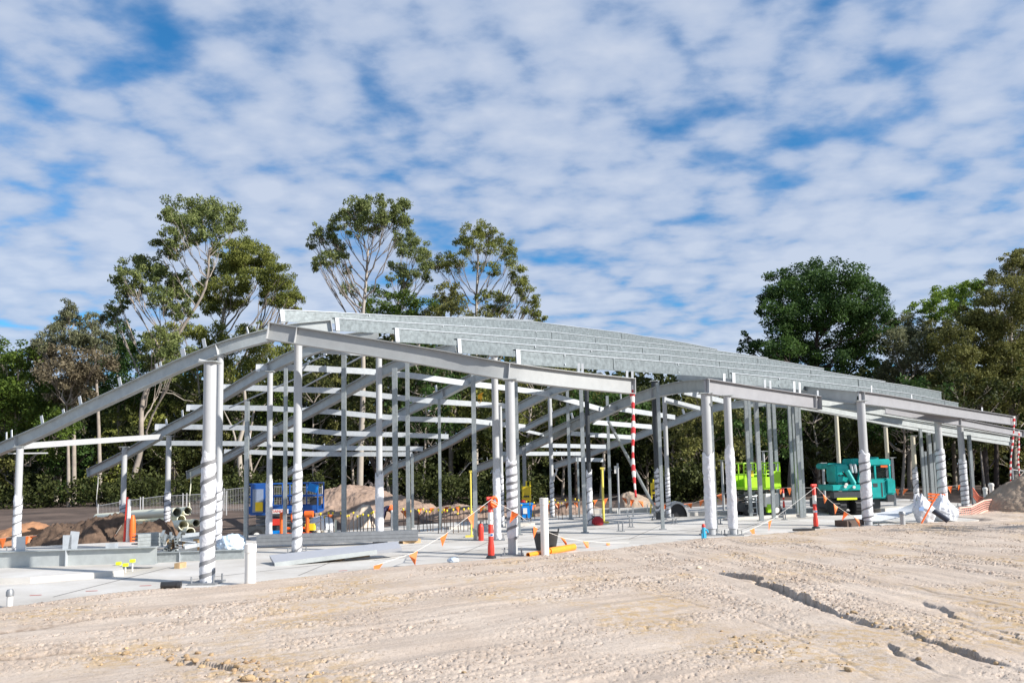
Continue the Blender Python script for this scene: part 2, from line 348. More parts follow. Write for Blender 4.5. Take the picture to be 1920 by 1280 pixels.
def fill_fields(X, Y):
    swing = np.clip((X+0.2*Y-2.6)/3, 0, 1)                     # machine passes run beside the slab, then swing round on the right
    ca, sa = math.cos(0.52), math.sin(0.52); u1 = X*ca+Y*sa; v1 = -X*sa+Y*ca
    cb_, sb_ = math.cos(1.75), math.sin(1.75); u2 = X*cb_+Y*sb_; v2 = -X*sb_+Y*cb_
    mixf = lambda fu, fv, s, o: fbm(u1*fu, v1*fv, s, o)*(1-swing)+fbm(u2*fu, v2*fv, s+1, o)*swing
    tr = mixf(0.45, 4.2, 21, 3); pt = mixf(0.8, 2.4, 41, 4)
    rough = np.clip((pt-0.41)*6, 0.0, 1)*np.clip(0.5+1.8*(tr-0.33), 0.25, 1.2)*np.clip((Y-1.0)/8, 0.45, 1)
    return tr, rough, mixf(7, 15, 31, 3)
def fill_z(X, Y):
    e = edge_y(X)-Y                                            # metres in front of the slab edge
    z = 0.03+0.05*np.clip(e/3, 0, 1)+0.10*(fbm(X*0.35+3, Y*0.35, 1, 3)-0.5)*np.clip(e/2, 0, 1)
    tr, rough, cl = fill_fields(X, Y)
    z = z+0.05*(tr-0.5)+rough*0.009*np.clip(cl-0.54, 0, 1)*2
    fine = fbm(X*32, Y*30, 51, 2, 0.5)
    z = z+rough*0.016*np.clip(fine-0.60, 0, 1)*2-(0.10+0.90*rough)*0.056*np.clip(0.40-fine, 0, 1)*2
    for pts, hh, w in CRACKS:
        g = [G(x, y, 0.08) for x, y in pts]
        jag = 0.20*(fbm(X*4.0, Y*4.0, 71, 3, 0.5)-0.5)
        d, sd, t, L = seg_dist(X+jag, Y-jag, g)
        amp = hh*np.interp(t/L, [0, .04, .12, .40, .50, .75, .95, 1], [0, .7, 1, 1, .42, .32, .2, 0])*(0.45+0.9*np.clip(fbm(t*3.0, t*0, 81, 3)*2.4-0.7, 0, 1))
        s = d*sd                                             # + on the left of travel = far right side
        hi = np.where(s > 0, np.exp(-s/1.3), 0)*np.clip(s/0.02, 0, 1)
        trench = -1.9*np.exp(-(np.minimum(s, 0)/0.045)**2)*(s <= 0.02)*np.clip(fbm(X*4, Y*4, 72, 2)*2.6-0.5, 0.25, 1.2)
        z = z+amp*(hi+trench)
    z = np.where(e < 0.25, z-0.0*e, z)
    return np.where(e < 0, z-np.clip(-e*0.9, 0, 0.6), z)
Yr = np.concatenate([np.geomspace(0.6, 3.3, 40), np.geomspace(3.4, 24.5, 640)]); U = np.concatenate([np.linspace(-2.4, -0.80, 80), np.linspace(-0.795, 0.795, 1200), np.linspace(0.80, 2.4, 80)])
UU, VV = np.meshgrid(U, Yr); FX = UU*VV; FY = VV; FZ = fill_z(FX, FY)
rside = np.clip((FX-11.4)/1.2, 0, 1); FZ = np.where((FX > 11.4) & (edge_y(FX)-FY < 0), FZ*(1-rside)+rside*(0.03+0.10*(fbm(FX*2, FY*2, 3)-0.5)), FZ)
och = np.clip((fbm(FX*0.8, FY*0.8, 91, 3)-0.50)*5, 0, 1)
for (cxp, cyp, rr_) in ((1430, 1215, 1.0), (470, 1255, 0.9), (250, 1225, 0.8), (100, 1150, 0.9), (640, 1090, 0.9), (1600, 1245, 0.7)):
    g = G(cxp, cyp, 0.05); och = np.maximum(och, 1.3*np.exp(-((FX-g.x)**2+(FY-g.y)**2)/(rr_*0.6)**2))
TRACKS = [([(-60, 1200), (60, 1182), (150, 1167), (240, 1152), (330, 1140), (420, 1130)], .10, .85), ([(-40, 1245), (120, 1228), (260, 1218), (330, 1212)], .05, .7), ([(700, 1130), (900, 1105), (1100, 1085), (1280, 1068)], .035, .45), ([(760, 1150), (980, 1120), (1200, 1092)], .03, .4), ([(1480, 1050), (1620, 1080), (1760, 1118), (1930, 1150)], .03, .5), ([(1380, 1090), (1560, 1122), (1700, 1150), (1930, 1215)], .03, .5), ([(1560, 1030), (1720, 1050), (1930, 1080)], .035, .4), ([(1240, 1120), (1420, 1170), (1560, 1225), (1640, 1280)], .03, .4), ([(560, 1180), (800, 1160), (1000, 1140)], .035, .35)]
shade_trk = 0.55*np.clip((fill_fields(FX, FY)[1]-0.35)*1.5, 0, 1)*np.clip((fbm(FX*16, FY*16, 95, 3)-0.55)*7, 0, 1)  # dark mask: painted shadows of small clods, then the track lines below
w1, w2, w3 = 0.10*(fbm(FX*2, FY*2, 96, 3)-.5), 0.2*(fbm(FX*2, FY*2, 97, 3)-.5), np.clip((fbm(FX*9, FY*9, 98, 3)-.38)*5, 0, 1)
for pts, wd, st in TRACKS:
    d, sd, t, L = seg_dist(FX+w1, FY+w2, [G(x, y, .05) for x, y in pts])
    shade_trk = np.maximum(shade_trk, st*np.exp(-(d/wd)**2)*w3*np.clip((fbm(t*.9, t*0, 99, 2)-.3)*3, 0, 1))
    FZ = FZ-0.016*st*np.exp(-(d/(wd*.8))**2)
fill = grid_mesh('sandy_fill', FX, FY, FZ, sandm, {'ochre': np.clip(och, 0, 1), 'damp': np.clip(shade_trk, 0, 1)}); tag(fill, kind='structure')
def fz(x, y): return float(fill_z(np.array([[x]]), np.array([[y]]))[0, 0])
# painted set-out marks and formwork step on the slab
for x, y, l in ((67, 1115, 22), (172, 1107, 22), (273, 1097, 22), (643, 1069, 16)):
    a, b = G(x-l/2, y+0.5, 0.004), G(x+l/2, y-0.5, 0.004); d = (b-a).normalized(); n = Vector((-d.y, d.x, 0))*0.016
    part('paint_mark', MB().add([a-n, b-n, b+n, a+n], [(0, 1, 2, 3)]), red, slab)
for x0, y0, x1, y1 in ((300, 1092, 1000, 1012), (700, 1050, 1600, 962), (560, 1040, 1180, 985), (1000, 1028, 1500, 975), (860, 1040, 1000, 978), (1180, 1010, 1290, 962), (560, 1078, 700, 1020), (1380, 996, 1480, 958), (100, 1118, 320, 1062)):
    a, b = G(x0, y0, .004), G(x1, y1, .004); d = (b-a).normalized(); n = Vector((-d.y, d.x, 0))*0.010
    part('saw_joint', MB().add([a-n, b-n, b+n, a+n], [(0, 1, 2, 3)]), mat('joint_filler', (.20, .19, .18), .9), slab)  # dark strips stand for saw joints and cast shadow lines together
def plinth():
    a, b, c, d, e = G(-60, 1096), G(57, 1093), G(232, 1079), G(225, 1062), G(-60, 1078); mb = MB(); r = [a, b, c, d, e]; n = 5
    mb.add([p for p in r]+[p+Vector((0, 0, 0.09)) for p in r], [tuple(range(n, 2*n)), tuple(range(n-1, -1, -1))]+[(i, (i+1) % n, n+(i+1) % n, n+i) for i in range(n)])
    solo('concrete_step', mb, concrete, kind='structure', smooth=None)
plinth()
for k, (x0, y0, x1, y1, w, h) in enumerate([(1230, 968, 1560, 958, 0.5, 0.12), (1100, 962, 1240, 958, 0.6, 0.15), (1640, 960, 1760, 948, 0.4, 0.12), (840, 992, 1000, 984, 0.25, 0.08), (1360, 975, 1520, 966, 0.22, 0.07)]):
    a, b = G(x0, y0), G(x1, y1); solo('concrete_upstand', MB().loft([a+Vector((0, 0, h/2)), b+Vector((0, 0, h/2))], R_OUT(w, h)), concrete, kind='structure', smooth=None)
# heaps
def heap(name, label, sil, Yc, dep, m, seed, amp=0.12, zb=-0.5, cat='soil heap', fr=1.6):
    pts = [P(x, y, Yc) for x, y in sil]; hx = np.array([p.x for p in pts]); hz = np.array([p.z for p in pts])
    nx = max(80, int((hx[-1]-hx[0])/0.045)); ny = max(50, int(2*dep/0.05)); nx = min(nx, 320); ny = min(ny, 120)
    X, T = np.meshgrid(np.linspace(hx[0], hx[-1], nx), np.linspace(-1, 1, ny)); top = np.interp(X, hx, hz)
    Wd = dep*np.clip((top-zb)/max(hz.max()-zb, 0.1), 0.15, 1)**0.6
    Yg = Yc+T*Wd; prof = np.where(T < 0, 1-np.abs(T)**1.5, 1-T*T)
    n = fbm(X*fr, Yg*fr, seed, 5, 0.6); n2 = np.abs(fbm(X*9, Yg*9, seed+9, 4, .6)-.5)*-2+.75
    Z = zb+(top-zb)*prof+amp*(n-0.5)*2*np.clip(prof*2, 0, 1)+amp*0.65*np.clip(n2-0.30, 0, 1)*np.clip(prof*3, 0, 1)
    b = (float(hx.mean()), Yc, zb); o = grid_mesh(name, X-b[0], Yg-b[1], Z-b[2], m); o.location = b; tag(o, label, cat); return o
heap('soil_mound', 'tall brown earth mound behind the blue scissor lift', [(560, 985), (575, 955), (600, 925), (640, 913), (700, 917), (760, 934), (800, 946), (830, 960), (850, 985)], 34, 3.2, soil_brown, 1, 0.22)
heap('soil_bank', 'long low brown earth bank behind the yellow capped rebar', [(770, 985), (800, 955), (850, 947), (880, 948), (930, 953), (1000, 951), (1080, 945), (1120, 950), (1150, 965)], 33, 2.4, soil_brown, 2, 0.2)
heap('sand_heap', 'small pale sand heap in front of the tall brown mound', [(640, 1000), (658, 975), (668, 954), (680, 945), (692, 946), (701, 962), (712, 985), (722, 1000)], 27, 1.0, soil_pale, 3, 0.08)
heap('soil_heap', 'grey brown earth heap under the hanging red and white tape', [(1140, 975), (1152, 950), (1165, 930), (1180, 923), (1195, 928), (1215, 935), (1228, 945), (1245, 975)], 33, 1.8, soil_grey, 4, 0.12)
heap('soil_heap', 'dark cloddy topsoil heap behind the long steel beam', [(30, 1040), (50, 1024), (75, 1010), (95, 993), (130, 986), (165, 986), (182, 976), (205, 971), (228, 974), (255, 986), (300, 984), (318, 996), (330, 1020), (345, 1040)], 19.6, 1.5, soil_dark, 5, 0.26, fr=3.0)
heap('clay_heap', 'orange clay heap beside the leftmost wrapped column', [(-60, 1010), (-20, 1000), (10, 995), (40, 984), (60, 980), (78, 986), (88, 1000), (96, 1020)], 23.5, 1.6, soil_orange, 6, 0.1)
heap('spoil_heap', 'large grey brown earth pile at the edge beyond the bulk bags', [(1770, 985), (1800, 972), (1835, 960), (1860, 938), (1885, 916), (1905, 902), (1930, 890), (1990, 862), (2080, 850), (2140, 900), (2200, 980)], 23.5, 2.6, soil_grey, 7, 0.13, zb=-0.1)
# loose stones
def stone_mesh(seed, m):
    bm = bmesh.new(); bmesh.ops.create_icosphere(bm, subdivisions=2, radius=1.0); r_ = random.Random(seed)
    k = [Vector((r_.uniform(-1, 1), r_.uniform(-1, 1), r_.uniform(-1, 1))).normalized() for _ in range(7)]; c = [r_.uniform(0.55, 0.9) for _ in k]
    for v in bm.verts:
        for n, d in zip(k, c):
            e = v.co.dot(n)
            if e > d: v.co -= n*(e-d)*0.85
        v.co.z *= 0.75
    me = D.meshes.new('stone'); bm.to_mesh(me); bm.free(); me.materials.append(m); return me
stonem = mat('ochre_stone', (0.50, 0.36, 0.20), 0.9, 0, 0.25, 1.6, 0.8, 6, (0.30, 0.20, 0.115))
stonew = mat('pale_stone', (0.66, 0.56, 0.42), 0.9, 0, 0.2, 3, 0.4, 14)
SM = [stone_mesh(i, stonem) for i in range(4)]+[stone_mesh(9+i, stonew) for i in range(3)]
for i, (x, y, w, lab) in enumerate([(337, 1244, 15, 'ochre stone at the upper end of the rubbly crack, bottom of the photo'), (444, 1254, 16, 'round ochre stone standing in the rubbly crack near the bottom edge'), (465, 1274, 28, 'largest ochre stone, at the bottom edge in the rubbly crack'), (500, 1276, 16, 'ochre stone just right of the largest stone at the bottom edge'), (1468, 1113, 16, 'pale stone lying across the middle of the dark crack'), (1602, 1159, 14, 'yellowish stone on the lip of the dark crack, below its widest part'), (1722, 1203, 16, 'yellowish stone beside the lower run of the long crack'), (1722, 1241, 14, 'small ochre stone below the long crack at the lower right'), (1590, 1262, 17, 'ochre stone among clods near the bottom right edge'), (1310, 1067, 12, 'pale yellow stone just before the start of the dark crack'), (870, 1268, 10, 'small ochre stone alone near the bottom centre'), (235, 1226, 18, 'flat ochre stone in the yellowish patch at lower left')]):
    g = G(x, y, 0.06); r_ = w*g.y/F/2; o = D.objects.new('stone', SM[4 if i in (4, 9) else i % 4]); COL.objects.link(o)
    r_ *= .85; o.scale = (r_*1.25, r_*.9, r_*.85); o.rotation_euler = (random.uniform(-.3, .3), random.uniform(-.3, .3), random.uniform(0, 6)); o.location = (g.x, g.y, fz(g.x, g.y)+r_*0.3)
    tag(o, lab, 'stone', 'loose stones on the sandy fill')
def pebbles():
    vs = []; fs = []; base = [(1, 0, 0), (-1, 0, 0), (0, 1, 0), (0, -1, 0), (0, 0, 1), (0, 0, -1)]
    oc = [(0, 2, 4), (2, 1, 4), (1, 3, 4), (3, 0, 4), (2, 0, 5), (1, 2, 5), (3, 1, 5), (0, 3, 5)]
    n = 34000; u = rng.uniform(-0.85, 0.85, n*4); Y = 3.4*np.exp(rng.uniform(0, 1.75, n*4)); X = u*Y; tr, rough, cl = fill_fields(X, Y)
    k = np.where((rough > rng.uniform(0.05, 1.15, n*4)) & (edge_y(X)-Y > 0.1))[0][:n]; X = X[k]; Y = Y[k]; Z = fill_z(X[None], Y[None])[0]
    s = rng.lognormal(-5.2, 0.42, len(k))*np.clip(Y/9, .6, 1.4); b = np.array(base)
    jit = rng.uniform(0.6, 1.3, (len(k), 6, 1)); V = b[None]*jit*s[:, None, None]*np.array([1, 1, 0.8]); a = rng.uniform(0, 6.28, len(k))
    ca, sa = np.cos(a)[:, None], np.sin(a)[:, None]; V2 = np.stack([V[..., 0]*ca-V[..., 1]*sa, V[..., 0]*sa+V[..., 1]*ca, V[..., 2]], -1)+np.stack([X, Y, Z+s*0.35], -1)[:, None]
    me = D.meshes.new('pebbles'); nv = V2.shape[0]*6; me.vertices.add(nv); me.vertices.foreach_set('co', V2.reshape(-1).astype(np.float32))
    q = (np.array(oc)[None]+np.arange(V2.shape[0])[:, None, None]*6).reshape(-1); nf = len(q)//3
    me.loops.add(len(q)); me.loops.foreach_set('vertex_index', q.astype(np.int32)); me.polygons.add(nf); me.polygons.foreach_set('loop_start', np.arange(0, len(q), 3, dtype=np.int32)); me.update(calc_edges=True)
    me.materials.append(mat('pebble', (0.56, 0.45, 0.36), 0.95, 0, 0.2, 7, 0, 1, (0.33, 0.25, 0.19))); o = D.objects.new('pebbles', me); COL.objects.link(o); tag(o, kind='stuff')
pebbles()
def rubble():
    vs = []; fs = []; r_ = random.Random(21)
    for pts, n, sp, s0 in ((CRACKS[3][0], 90, .10, .020), (CRACKS[0][0], 60, .06, .014), ([(1380, 1205), (1430, 1215), (1490, 1240)], 40, .22, .014), ([(230, 1226), (260, 1225)], 16, .2, .015)):
        g = [G(x, y, .05) for x, y in pts]
        for _ in range(n):
            i = r_.randrange(len(g)-1); p = g[i].lerp(g[i+1], r_.random()); x, y = p.x+r_.gauss(0, sp), p.y+r_.gauss(0, sp)-.03; s = s0*.72*min(r_.lognormvariate(0, .45), 1.9); me = SM[r_.randrange(7)]; a = r_.uniform(0, 6.28); o = len(vs); z = fz(x, y)+s*.3
            for v in me.vertices: c = v.co; vs.append((x+s*(c.x*math.cos(a)-c.y*math.sin(a)), y+s*(c.x*math.sin(a)+c.y*math.cos(a)), z+s*c.z))
            fs += [tuple(k+o for k in f.vertices) for f in me.polygons]
    me = D.meshes.new('rubble'); me.from_pydata(vs, [], fs); me.materials.append(stonem); o = D.objects.new('rubble', me); COL.objects.link(o); tag(o, kind='stuff')
rubble()
# ------------------------------------------------------------------ steel frame: columns
def yground(px, py): return G(px, py).y
def add_wrap(t, X, Y, r, z0, z1, turns, seed, fat=1.22, tape=True, tw=0.045, parent_mat=None):
    n = 18; k = max(14, int((z1-z0)/0.05)); vs = []; fs = []; hgt = z1-z0; rad = np.zeros((k+1, n))
    r_ = np.random.default_rng(seed); q1, q2 = r_.uniform(4, 11), r_.uniform(0, 6); tw_ = lambda u: turns*u+0.22*math.sin(u*q1+q2)+0.10*math.sin(u*q1*2.7+q2)
    for i in range(k+1):
        z = z0+hgt*i/k
        for j in range(n):
            a = 2*math.pi*j/n; ph = (a/(2*math.pi)-tw_(i/k)) % 1.0
            pinch = 1-0.16*math.exp(-((ph-0.5)/0.09)**2) if tape else 1
            w = 1+0.20*(float(vnoise(np.array([i*0.75]), np.array([j*0.9+seed*3.3]), seed)[0])-0.5)
            rad[i, j] = r*fat*pinch*w*(0.93 if i in (0, k) else 1)
            zz = z+(0.05*math.sin(a*2+seed)+0.03*math.sin(a*5+seed) if i >= k-1 else 0); vs.append((X+rad[i, j]*math.cos(a), Y+rad[i, j]*math.sin(a), zz))
    fs = [(i*n+j, i*n+(j+1) % n, (i+1)*n+(j+1) % n, (i+1)*n+j) for i in range(k) for j in range(n)]
    w = part('plastic_wrap', MB().add(vs, fs), parent_mat or wrapm, t, smooth=60)
    if tape:
        mb = MB(); m = int(turns*28); ri = r*fat*1.0
        for i in range(m+1):
            u = i/m; a = 2*math.pi*(tw_(u)+0.5); z = z0+hgt*u; tv = tw*(0.75+0.5*float(vnoise(np.array([i*.12]), np.array([seed*1.7]), 5)[0]))
            for dz in (-tv/2, tv/2):
                ii = min(k, max(0, (z+dz-z0)/hgt*k)); i0 = int(ii); j0 = (a/(2*math.pi)*n) % n; f = ii-i0; g_ = j0-int(j0); ja, jb = int(j0) % n, (int(j0)+1) % n; i1 = min(i0+1, k)
                rr = max(rad[i0, ja], rad[i0, jb], rad[i1, ja], rad[i1, jb])+0.003; mb.v.append((X+rr*math.cos(a), Y+rr*math.sin(a), z+dz))
        for i in range(m): mb.f.append((2*i, 2*i+2, 2*i+3, 2*i+1))
        o = D.objects.new('binding_tape', mesh_of('binding_tape', mb, tapem, world_loc(t), 60)); COL.objects.link(o); o.parent = w
COLS = {}
def column(xb, yb, yt, w, label, Y=None, wrap=None, turns=7, m=colpaint, plate=True, wm=None, tape=True, fat=1.22, group='round steel columns of the frame', seat=True):
    if Y is None: g = G(xb, yb); X, Y = g.x, g.y
    else: g = P(xb, yb, Y); X = g.x
    r = w*Y/F/2; zt = zat(X, Y, yt); t = thing('round_column', label, 'column', (X, Y, 0), 0, group)
    part('shaft', MB().tube([(X, Y, 0.0), (X, Y, zt)], r, 20), m, t)
    if plate:
        mb = MB().box((X, Y, 0.012), (r*4.4, r*4.4, 0.024)); part('base_plate', mb, steelgrey, t)
        for sx in (-1, 1):
            for sy in (-1, 1): part('anchor_bolt', MB().tube([(X+sx*r*1.75, Y+sy*r*1.75, 0.02), (X+sx*r*1.75, Y+sy*r*1.75, 0.12)], 0.013, 8), steelgrey, t)
    if seat: part('cap_plate', MB().box((X, Y, zt+0.008), (r*2.9, r*2.6, 0.016)), primer, t)
    if wrap:
        z1 = zat(X, Y, wrap[0]); z0 = zat(X, Y, wrap[1]) if wrap[1] else 0.02
        add_wrap(t, X, Y, r, max(z0, 0.02), z1, turns, int(xb), fat, tape, parent_mat=wm, tw=max(0.03, 0.05*w/20))
    return t
column(30, 1040, 838, 12, 'leftmost wrapped column, in front of the orange clay heap', 16.6, (930, 1033), 5)
column(388, 1093, 680, 23, 'thickest column, nearest, wrapped in white plastic with dark bands, free at its top', None, (852, None), 8, fat=1.18)
column(408, 1035, 668, 12, 'slim column standing close behind the thickest wrapped column', 15.6, (902, 1030), 6)
column(229, 1025, 838, 9.5, 'slim wrapped column beside the orange plastic post', 21.5, (945, 1022), 6)
column(313, 1000, 818, 9.5, 'wrapped column in front of the cream pipe stack', 21.5, (920, 1000), 8)
column(504, 1012, 697, 10, 'white wrapped column in front of the blue lift control panel', None, (902, 1010), 6, tape=False)
column(557, 1040, 640, 15, 'column with bold spiral bands carrying the roof apex, by the orange trolley', 15.0, (873, 1032), 9)
column(712, 1018, 668, 11.5, 'column with plain crumpled white wrap in front of the tall brown mound', None, (888, 1016), 8, tape=False, fat=1.35)
column(933, 1012, 668, 12.5, 'column with smooth white wrap just left of the banded column at the front beam', None, (880, 1010), 6, tape=False, fat=1.12)
column(962, 1040, 712, 18, 'banded column under the long front beam, with one orange flag across it', None, (860, 1008), 9, fat=1.16)
column(942, 985, 760, 6.5, 'thin banded column seen between the two big wrapped columns at centre', 21, (888, 982), 9)
column(1036, 967, 745, 7.5, 'thin black and white banded column behind the white standpipe', 25, (900, 965), 8, fat=1.1)
column(1107, 984, 728, 8.5, 'black topped column with white wrap beside the red toolbag', None, (883, 983), 5, m=shadecol, fat=1.3)
column(1236, 970, 715, 12, 'dark shiny column with white wrap beside the second yellow power stand', 22.6, (878, 960), 8, m=shadecol, fat=1.05)
column(1254, 966, 742, 8, 'slim column with tight black spiral bands over its lower half', 23.6, (886, 964), 11, fat=1.1)
column(1334, 1003, 738, 17, 'column in loose white wrap under the second front beam, beside the small blue tap', None, (850, 990), 6, tape=False, fat=1.25)
column(1375, 1003, 742, 14, 'leaning looking column in twisted white wrap left of the lime lift', None, (838, 990), 6, tape=False, fat=1.25)
column(1628, 985, 752, 15, 'wrapped column standing in front of the teal crane', None, (847, 975), 6, fat=1.3)
column(1770, 958, 775, 12, 'bulging wrapped column rising behind the bulk bags', 23.4, (843, 952), 8, fat=1.35)
column(1811, 950, 792, 10.5, 'tightly banded column right of the bulk bags', None, (862, 948), 9, fat=1.3)
CR = 'cream columns at the back'
column(1577, 935, 768, 7, 'bare cream column rising behind the left half of the teal crane', 31, None, m=cream, group=CR)
column(1669, 938, 800, 7, 'cream column rising behind the right end of the teal crane, wrapped below', 31, (868, 938), 5, m=cream, group=CR, fat=1.1)
column(1719, 938, 817, 8, 'cream column with white wrapped foot between crane and bulk bags', 31, (876, 936), 5, m=cream, group=CR, fat=1.2)
# ------------------------------------------------------------------ studs and props
def stud(xb, yb, yt, w, label, Y=None, m=galv, name='steel_stud', cat='stud', group='galvanised studs standing on the slab', d=None):
    g = G(xb, yb) if Y is None else P(xb, yb, Y); X, Yy = g.x, g.y; a = w*Yy/F; zt = zat(X, Yy, yt); d = d or a
    t = thing(name, label, cat, (X, Yy, 0), 0, group); h = a/2
    o = [(-h, -d/2), (h, -d/2), (h, d/2), (h*0.35, d/2), (h*0.35, d/2-0.012), (h-0.012, d/2-0.012), (h-0.012, -d/2+0.012), (-h+0.012, -d/2+0.012), (-h+0.012, d/2-0.012), (-h*0.35, d/2-0.012), (-h*0.35, d/2), (-h, d/2)]
    n = 12; mb = MB().add([(X+p, Yy+q, z) for z in (0, zt) for p, q in o], [(i, (i+1) % n, n+(i+1) % n, n+i) for i in range(n)]+[tuple(range(n)), tuple(range(n, 2*n))])
    part('stud_profile', mb, m, t, smooth=None)
    part('foot_plate', MB().box((X, Yy, 0.008), (a*2, d*1.8, 0.016)), steelgrey, t)
    return t
stud(461, 1012, 752, 7, 'dark grey stud rising behind the short white standpipe at left')
stud(534, 1008, 690, 6, 'thin stud rising through the orange trolley', 18.2)
stud(645, 1006, 655, 8, 'stud just left of the pale sand heap')
stud(742, 1005, 690, 9, 'wide double stud right of the bent worker', 18.0)
stud(766, 1003, 678, 7, 'taller stud close beside the wide double stud')
stud(774, 985, 850, 4.5, 'short thin stud right behind the pair by the worker', 21.5)
stud(826, 988, 748, 5, 'thin stud standing alone among the yellow capped rebar')
stud(892, 1012, 700, 8, 'stud between the yellow pole and the red fire extinguisher')
stud(973, 1002, 715, 7, 'stud tucked against the banded centre column')
stud(985, 960, 838, 7, 'dark grey stud behind the yellow power stand', 28, m=steelgrey)
stud(1070, 973, 728, 5.5, 'thin stud midway between the white standpipe and the black topped column')
stud(1086, 965, 858, 3.6, 'very thin stud behind the black topped column', 26)
stud(1097, 998, 720, 7, 'stud immediately left of the black topped column')
stud(1145, 962, 742, 5, 'thin stud carrying the slanting brace')
stud(1243, 992, 718, 6, 'stud standing in front of the dark shiny column')
stud(1343, 1000, 738, 5.5, 'thin stud pressed against the loose wrapped column under the second front beam', 18.2)
SR = 'studs crowded in front of the lime lift'
for xb, yb, yt, w, lab in ((1408, 968, 742, 6, 'leftmost stud across the lime lift'), (1414, 960, 745, 5, 'thin stud second from left across the lime lift'), (1428, 976, 745, 7, 'broad stud across the right half of the lime lift'), (1451, 972, 750, 6, 'stud along the right edge of the lime lift'), (1460, 960, 752, 6, 'stud just right of the lime lift'), (1489, 957, 757, 5, 'lone stud between the lime lift group and the triple stud'), (1497, 966, 757, 5, 'left stud of the triple near the front bollard'), (1503, 970, 758, 6, 'middle stud of the triple near the front bollard'), (1509, 968, 759, 4.5, 'right stud of the triple near the front bollard')):
    stud(xb, yb, yt, w, lab, group=SR)
SB = 'grey studs behind the bulk bags'
for xb, yt, w, lab in ((1734, 800, 4.5, 'leftmost tall grey stud behind the bulk bags'), (1740, 846, 4, 'shorter grey stud, second behind the bulk bags'), (1749, 811, 6, 'broad grey stud, third behind the bulk bags'), (1756, 850, 4, 'short grey stud, fourth behind the bulk bags'), (1759, 812, 4, 'grey stud closest to the bulging wrapped column')):
    stud(xb, 932, yt, w, lab, 29.5, group=SB)
stud(1826, 942, 815, 5, 'thin grey stud right of the tightly banded column', 26)
for xb, yb, yt, lab in ((1357, 950, 863, 'short pole with flat top between the two loose wrapped columns'), (1546, 925, 868, 'short pole with flat top just left of the teal crane'), (1678, 942, 858, 'short pole behind the right end of the teal crane'), (1436, 945, 846, 'short pale pole rising behind the lime lift'), (1447, 945, 846, 'short grey pole rising behind the right rail of the lime lift')):
    Yp = 27; g = P(xb, yb, Yp); z0 = min(0, g.z); zt = zat(g.x, Yp, yt); t = thing('short_pole', lab, 'pole', (g.x, Yp, z0), 0, 'short poles at the back of the slab')
    part('shaft', MB().tube([(g.x, Yp, z0), (g.x, Yp, zt)], 0.045, 10), colpaint, t); part('top_plate', MB().box((g.x, Yp, zt+0.01), (0.22, 0.2, 0.02)), primer, t)
def rod(name, a, b, r, m, label, cat, group=None): return solo(name, MB().tube([a, b], r, 8), m, label, cat, group)
rod('diagonal_brace', P(1141, 790, 24.5), G(1233, 962)+Vector((0, 0, 0.02)), 0.05, galv, 'slanting prop brace crossing the hanging red and white tape', 'brace')
# ------------------------------------------------------------------ roof beams
def beam(name, label, pts, h, b, m, group, cleats=(), stiff=(), ends=(), cat='roof beam'):
    p3 = [P(*p) for p in pts]
    q = []                                                   # smooth the polyline
    k = len(p3)
    for i in range(k-1):
        p0, p1, p2, p3_ = p3[max(i-1, 0)], p3[i], p3[i+1], p3[min(i+2, k-1)]
        for s in range(4):
            t = s/4; q.append(0.5*((2*p1)+(-p0+p2)*t+(2*p0-5*p1+4*p2-p3_)*t*t+(-p0+3*p1-3*p2+p3_)*t**3))
    q.append(p3[-1]); p3 = q
    root = thing(name, label, cat, p3[0], 0, group)
    part('beam_profile', MB().loft(p3, I_OUT(h, b)), m, root, smooth=30)
    px = [proj(v)[0] for v in p3]
    def at(x):
        for i in range(len(p3)-1):
            if (px[i]-x)*(px[i+1]-x) <= 0 and px[i] != px[i+1]:
                t = (x-px[i])/(px[i+1]-px[i]); return p3[i].lerp(p3[i+1], t), (p3[i+1]-p3[i]).normalized()
        return (p3[0], (p3[1]-p3[0]).normalized()) if abs(x-px[0]) < abs(x-px[-1]) else (p3[-1], (p3[-1]-p3[-2]).normalized())
    def frame(T):
        S = T.cross(Vector((0, 0, 1))).normalized(); U = S.cross(T); return Matrix((T, S, U)).transposed(), U, S
    for c in cleats:
        x, hh, ww = (c if isinstance(c, tuple) else (c, 0.23, 0.085)); p, T = at(x); M3, U, S = frame(T)
        part('purlin_cleat', MB().box(p+U*(h/2+hh/2+0.001), (ww, 0.010, hh), M3 @ Matrix.Rotation(R(35 if ww < 0.06 else 0), 3, 'Z')), cleatm, root, smooth=None)
    for x in stiff:
        p, T = at(x); M3, U, S = frame(T)
        for sg in (-1, 1): part('stiffener_plate', MB().box(p+S*sg*(b/4+0.004), (0.012, b/2-0.012, h-0.031), M3), colpaint, root, smooth=None)
    for e in ends:
        i = 0 if e == 0 else -1; T = (p3[1]-p3[0]).normalized() if e == 0 else (p3[-1]-p3[-2]).normalized(); M3, U, S = frame(T)
        part('end_plate', MB().box(p3[i]+T*(-0.008 if e == 0 else 0.008), (0.014, b*1.06, h*1.06), M3), colpaint, root, smooth=None)
    return root
RG = 'curved rafters of the roof'
A_ = [(-45, 860, 18.8), (0, 842, 18.3), (33, 828, 17.7), (90, 803, 17.3), (152, 772, 16.9), (240, 731, 16.4), (325, 691, 16.0), (410, 656, 15.6), (480, 635, 15.5), (545, 620, 15.5), (620, 612, 15.8)]
beam('curved_rafter', 'nearest curved rafter, sweeping from the left edge up to the apex', A_, 0.27, 0.16, primer, RG, cleats=[(12, .22, .08), (22, .22, .08), 82, (122, .13, .075), 154, 229, (298, .14, .06), (305, .14, .06), (347, .2, .12), 387, (468, .17, .05)], stiff=[33, 410], ends=[1])
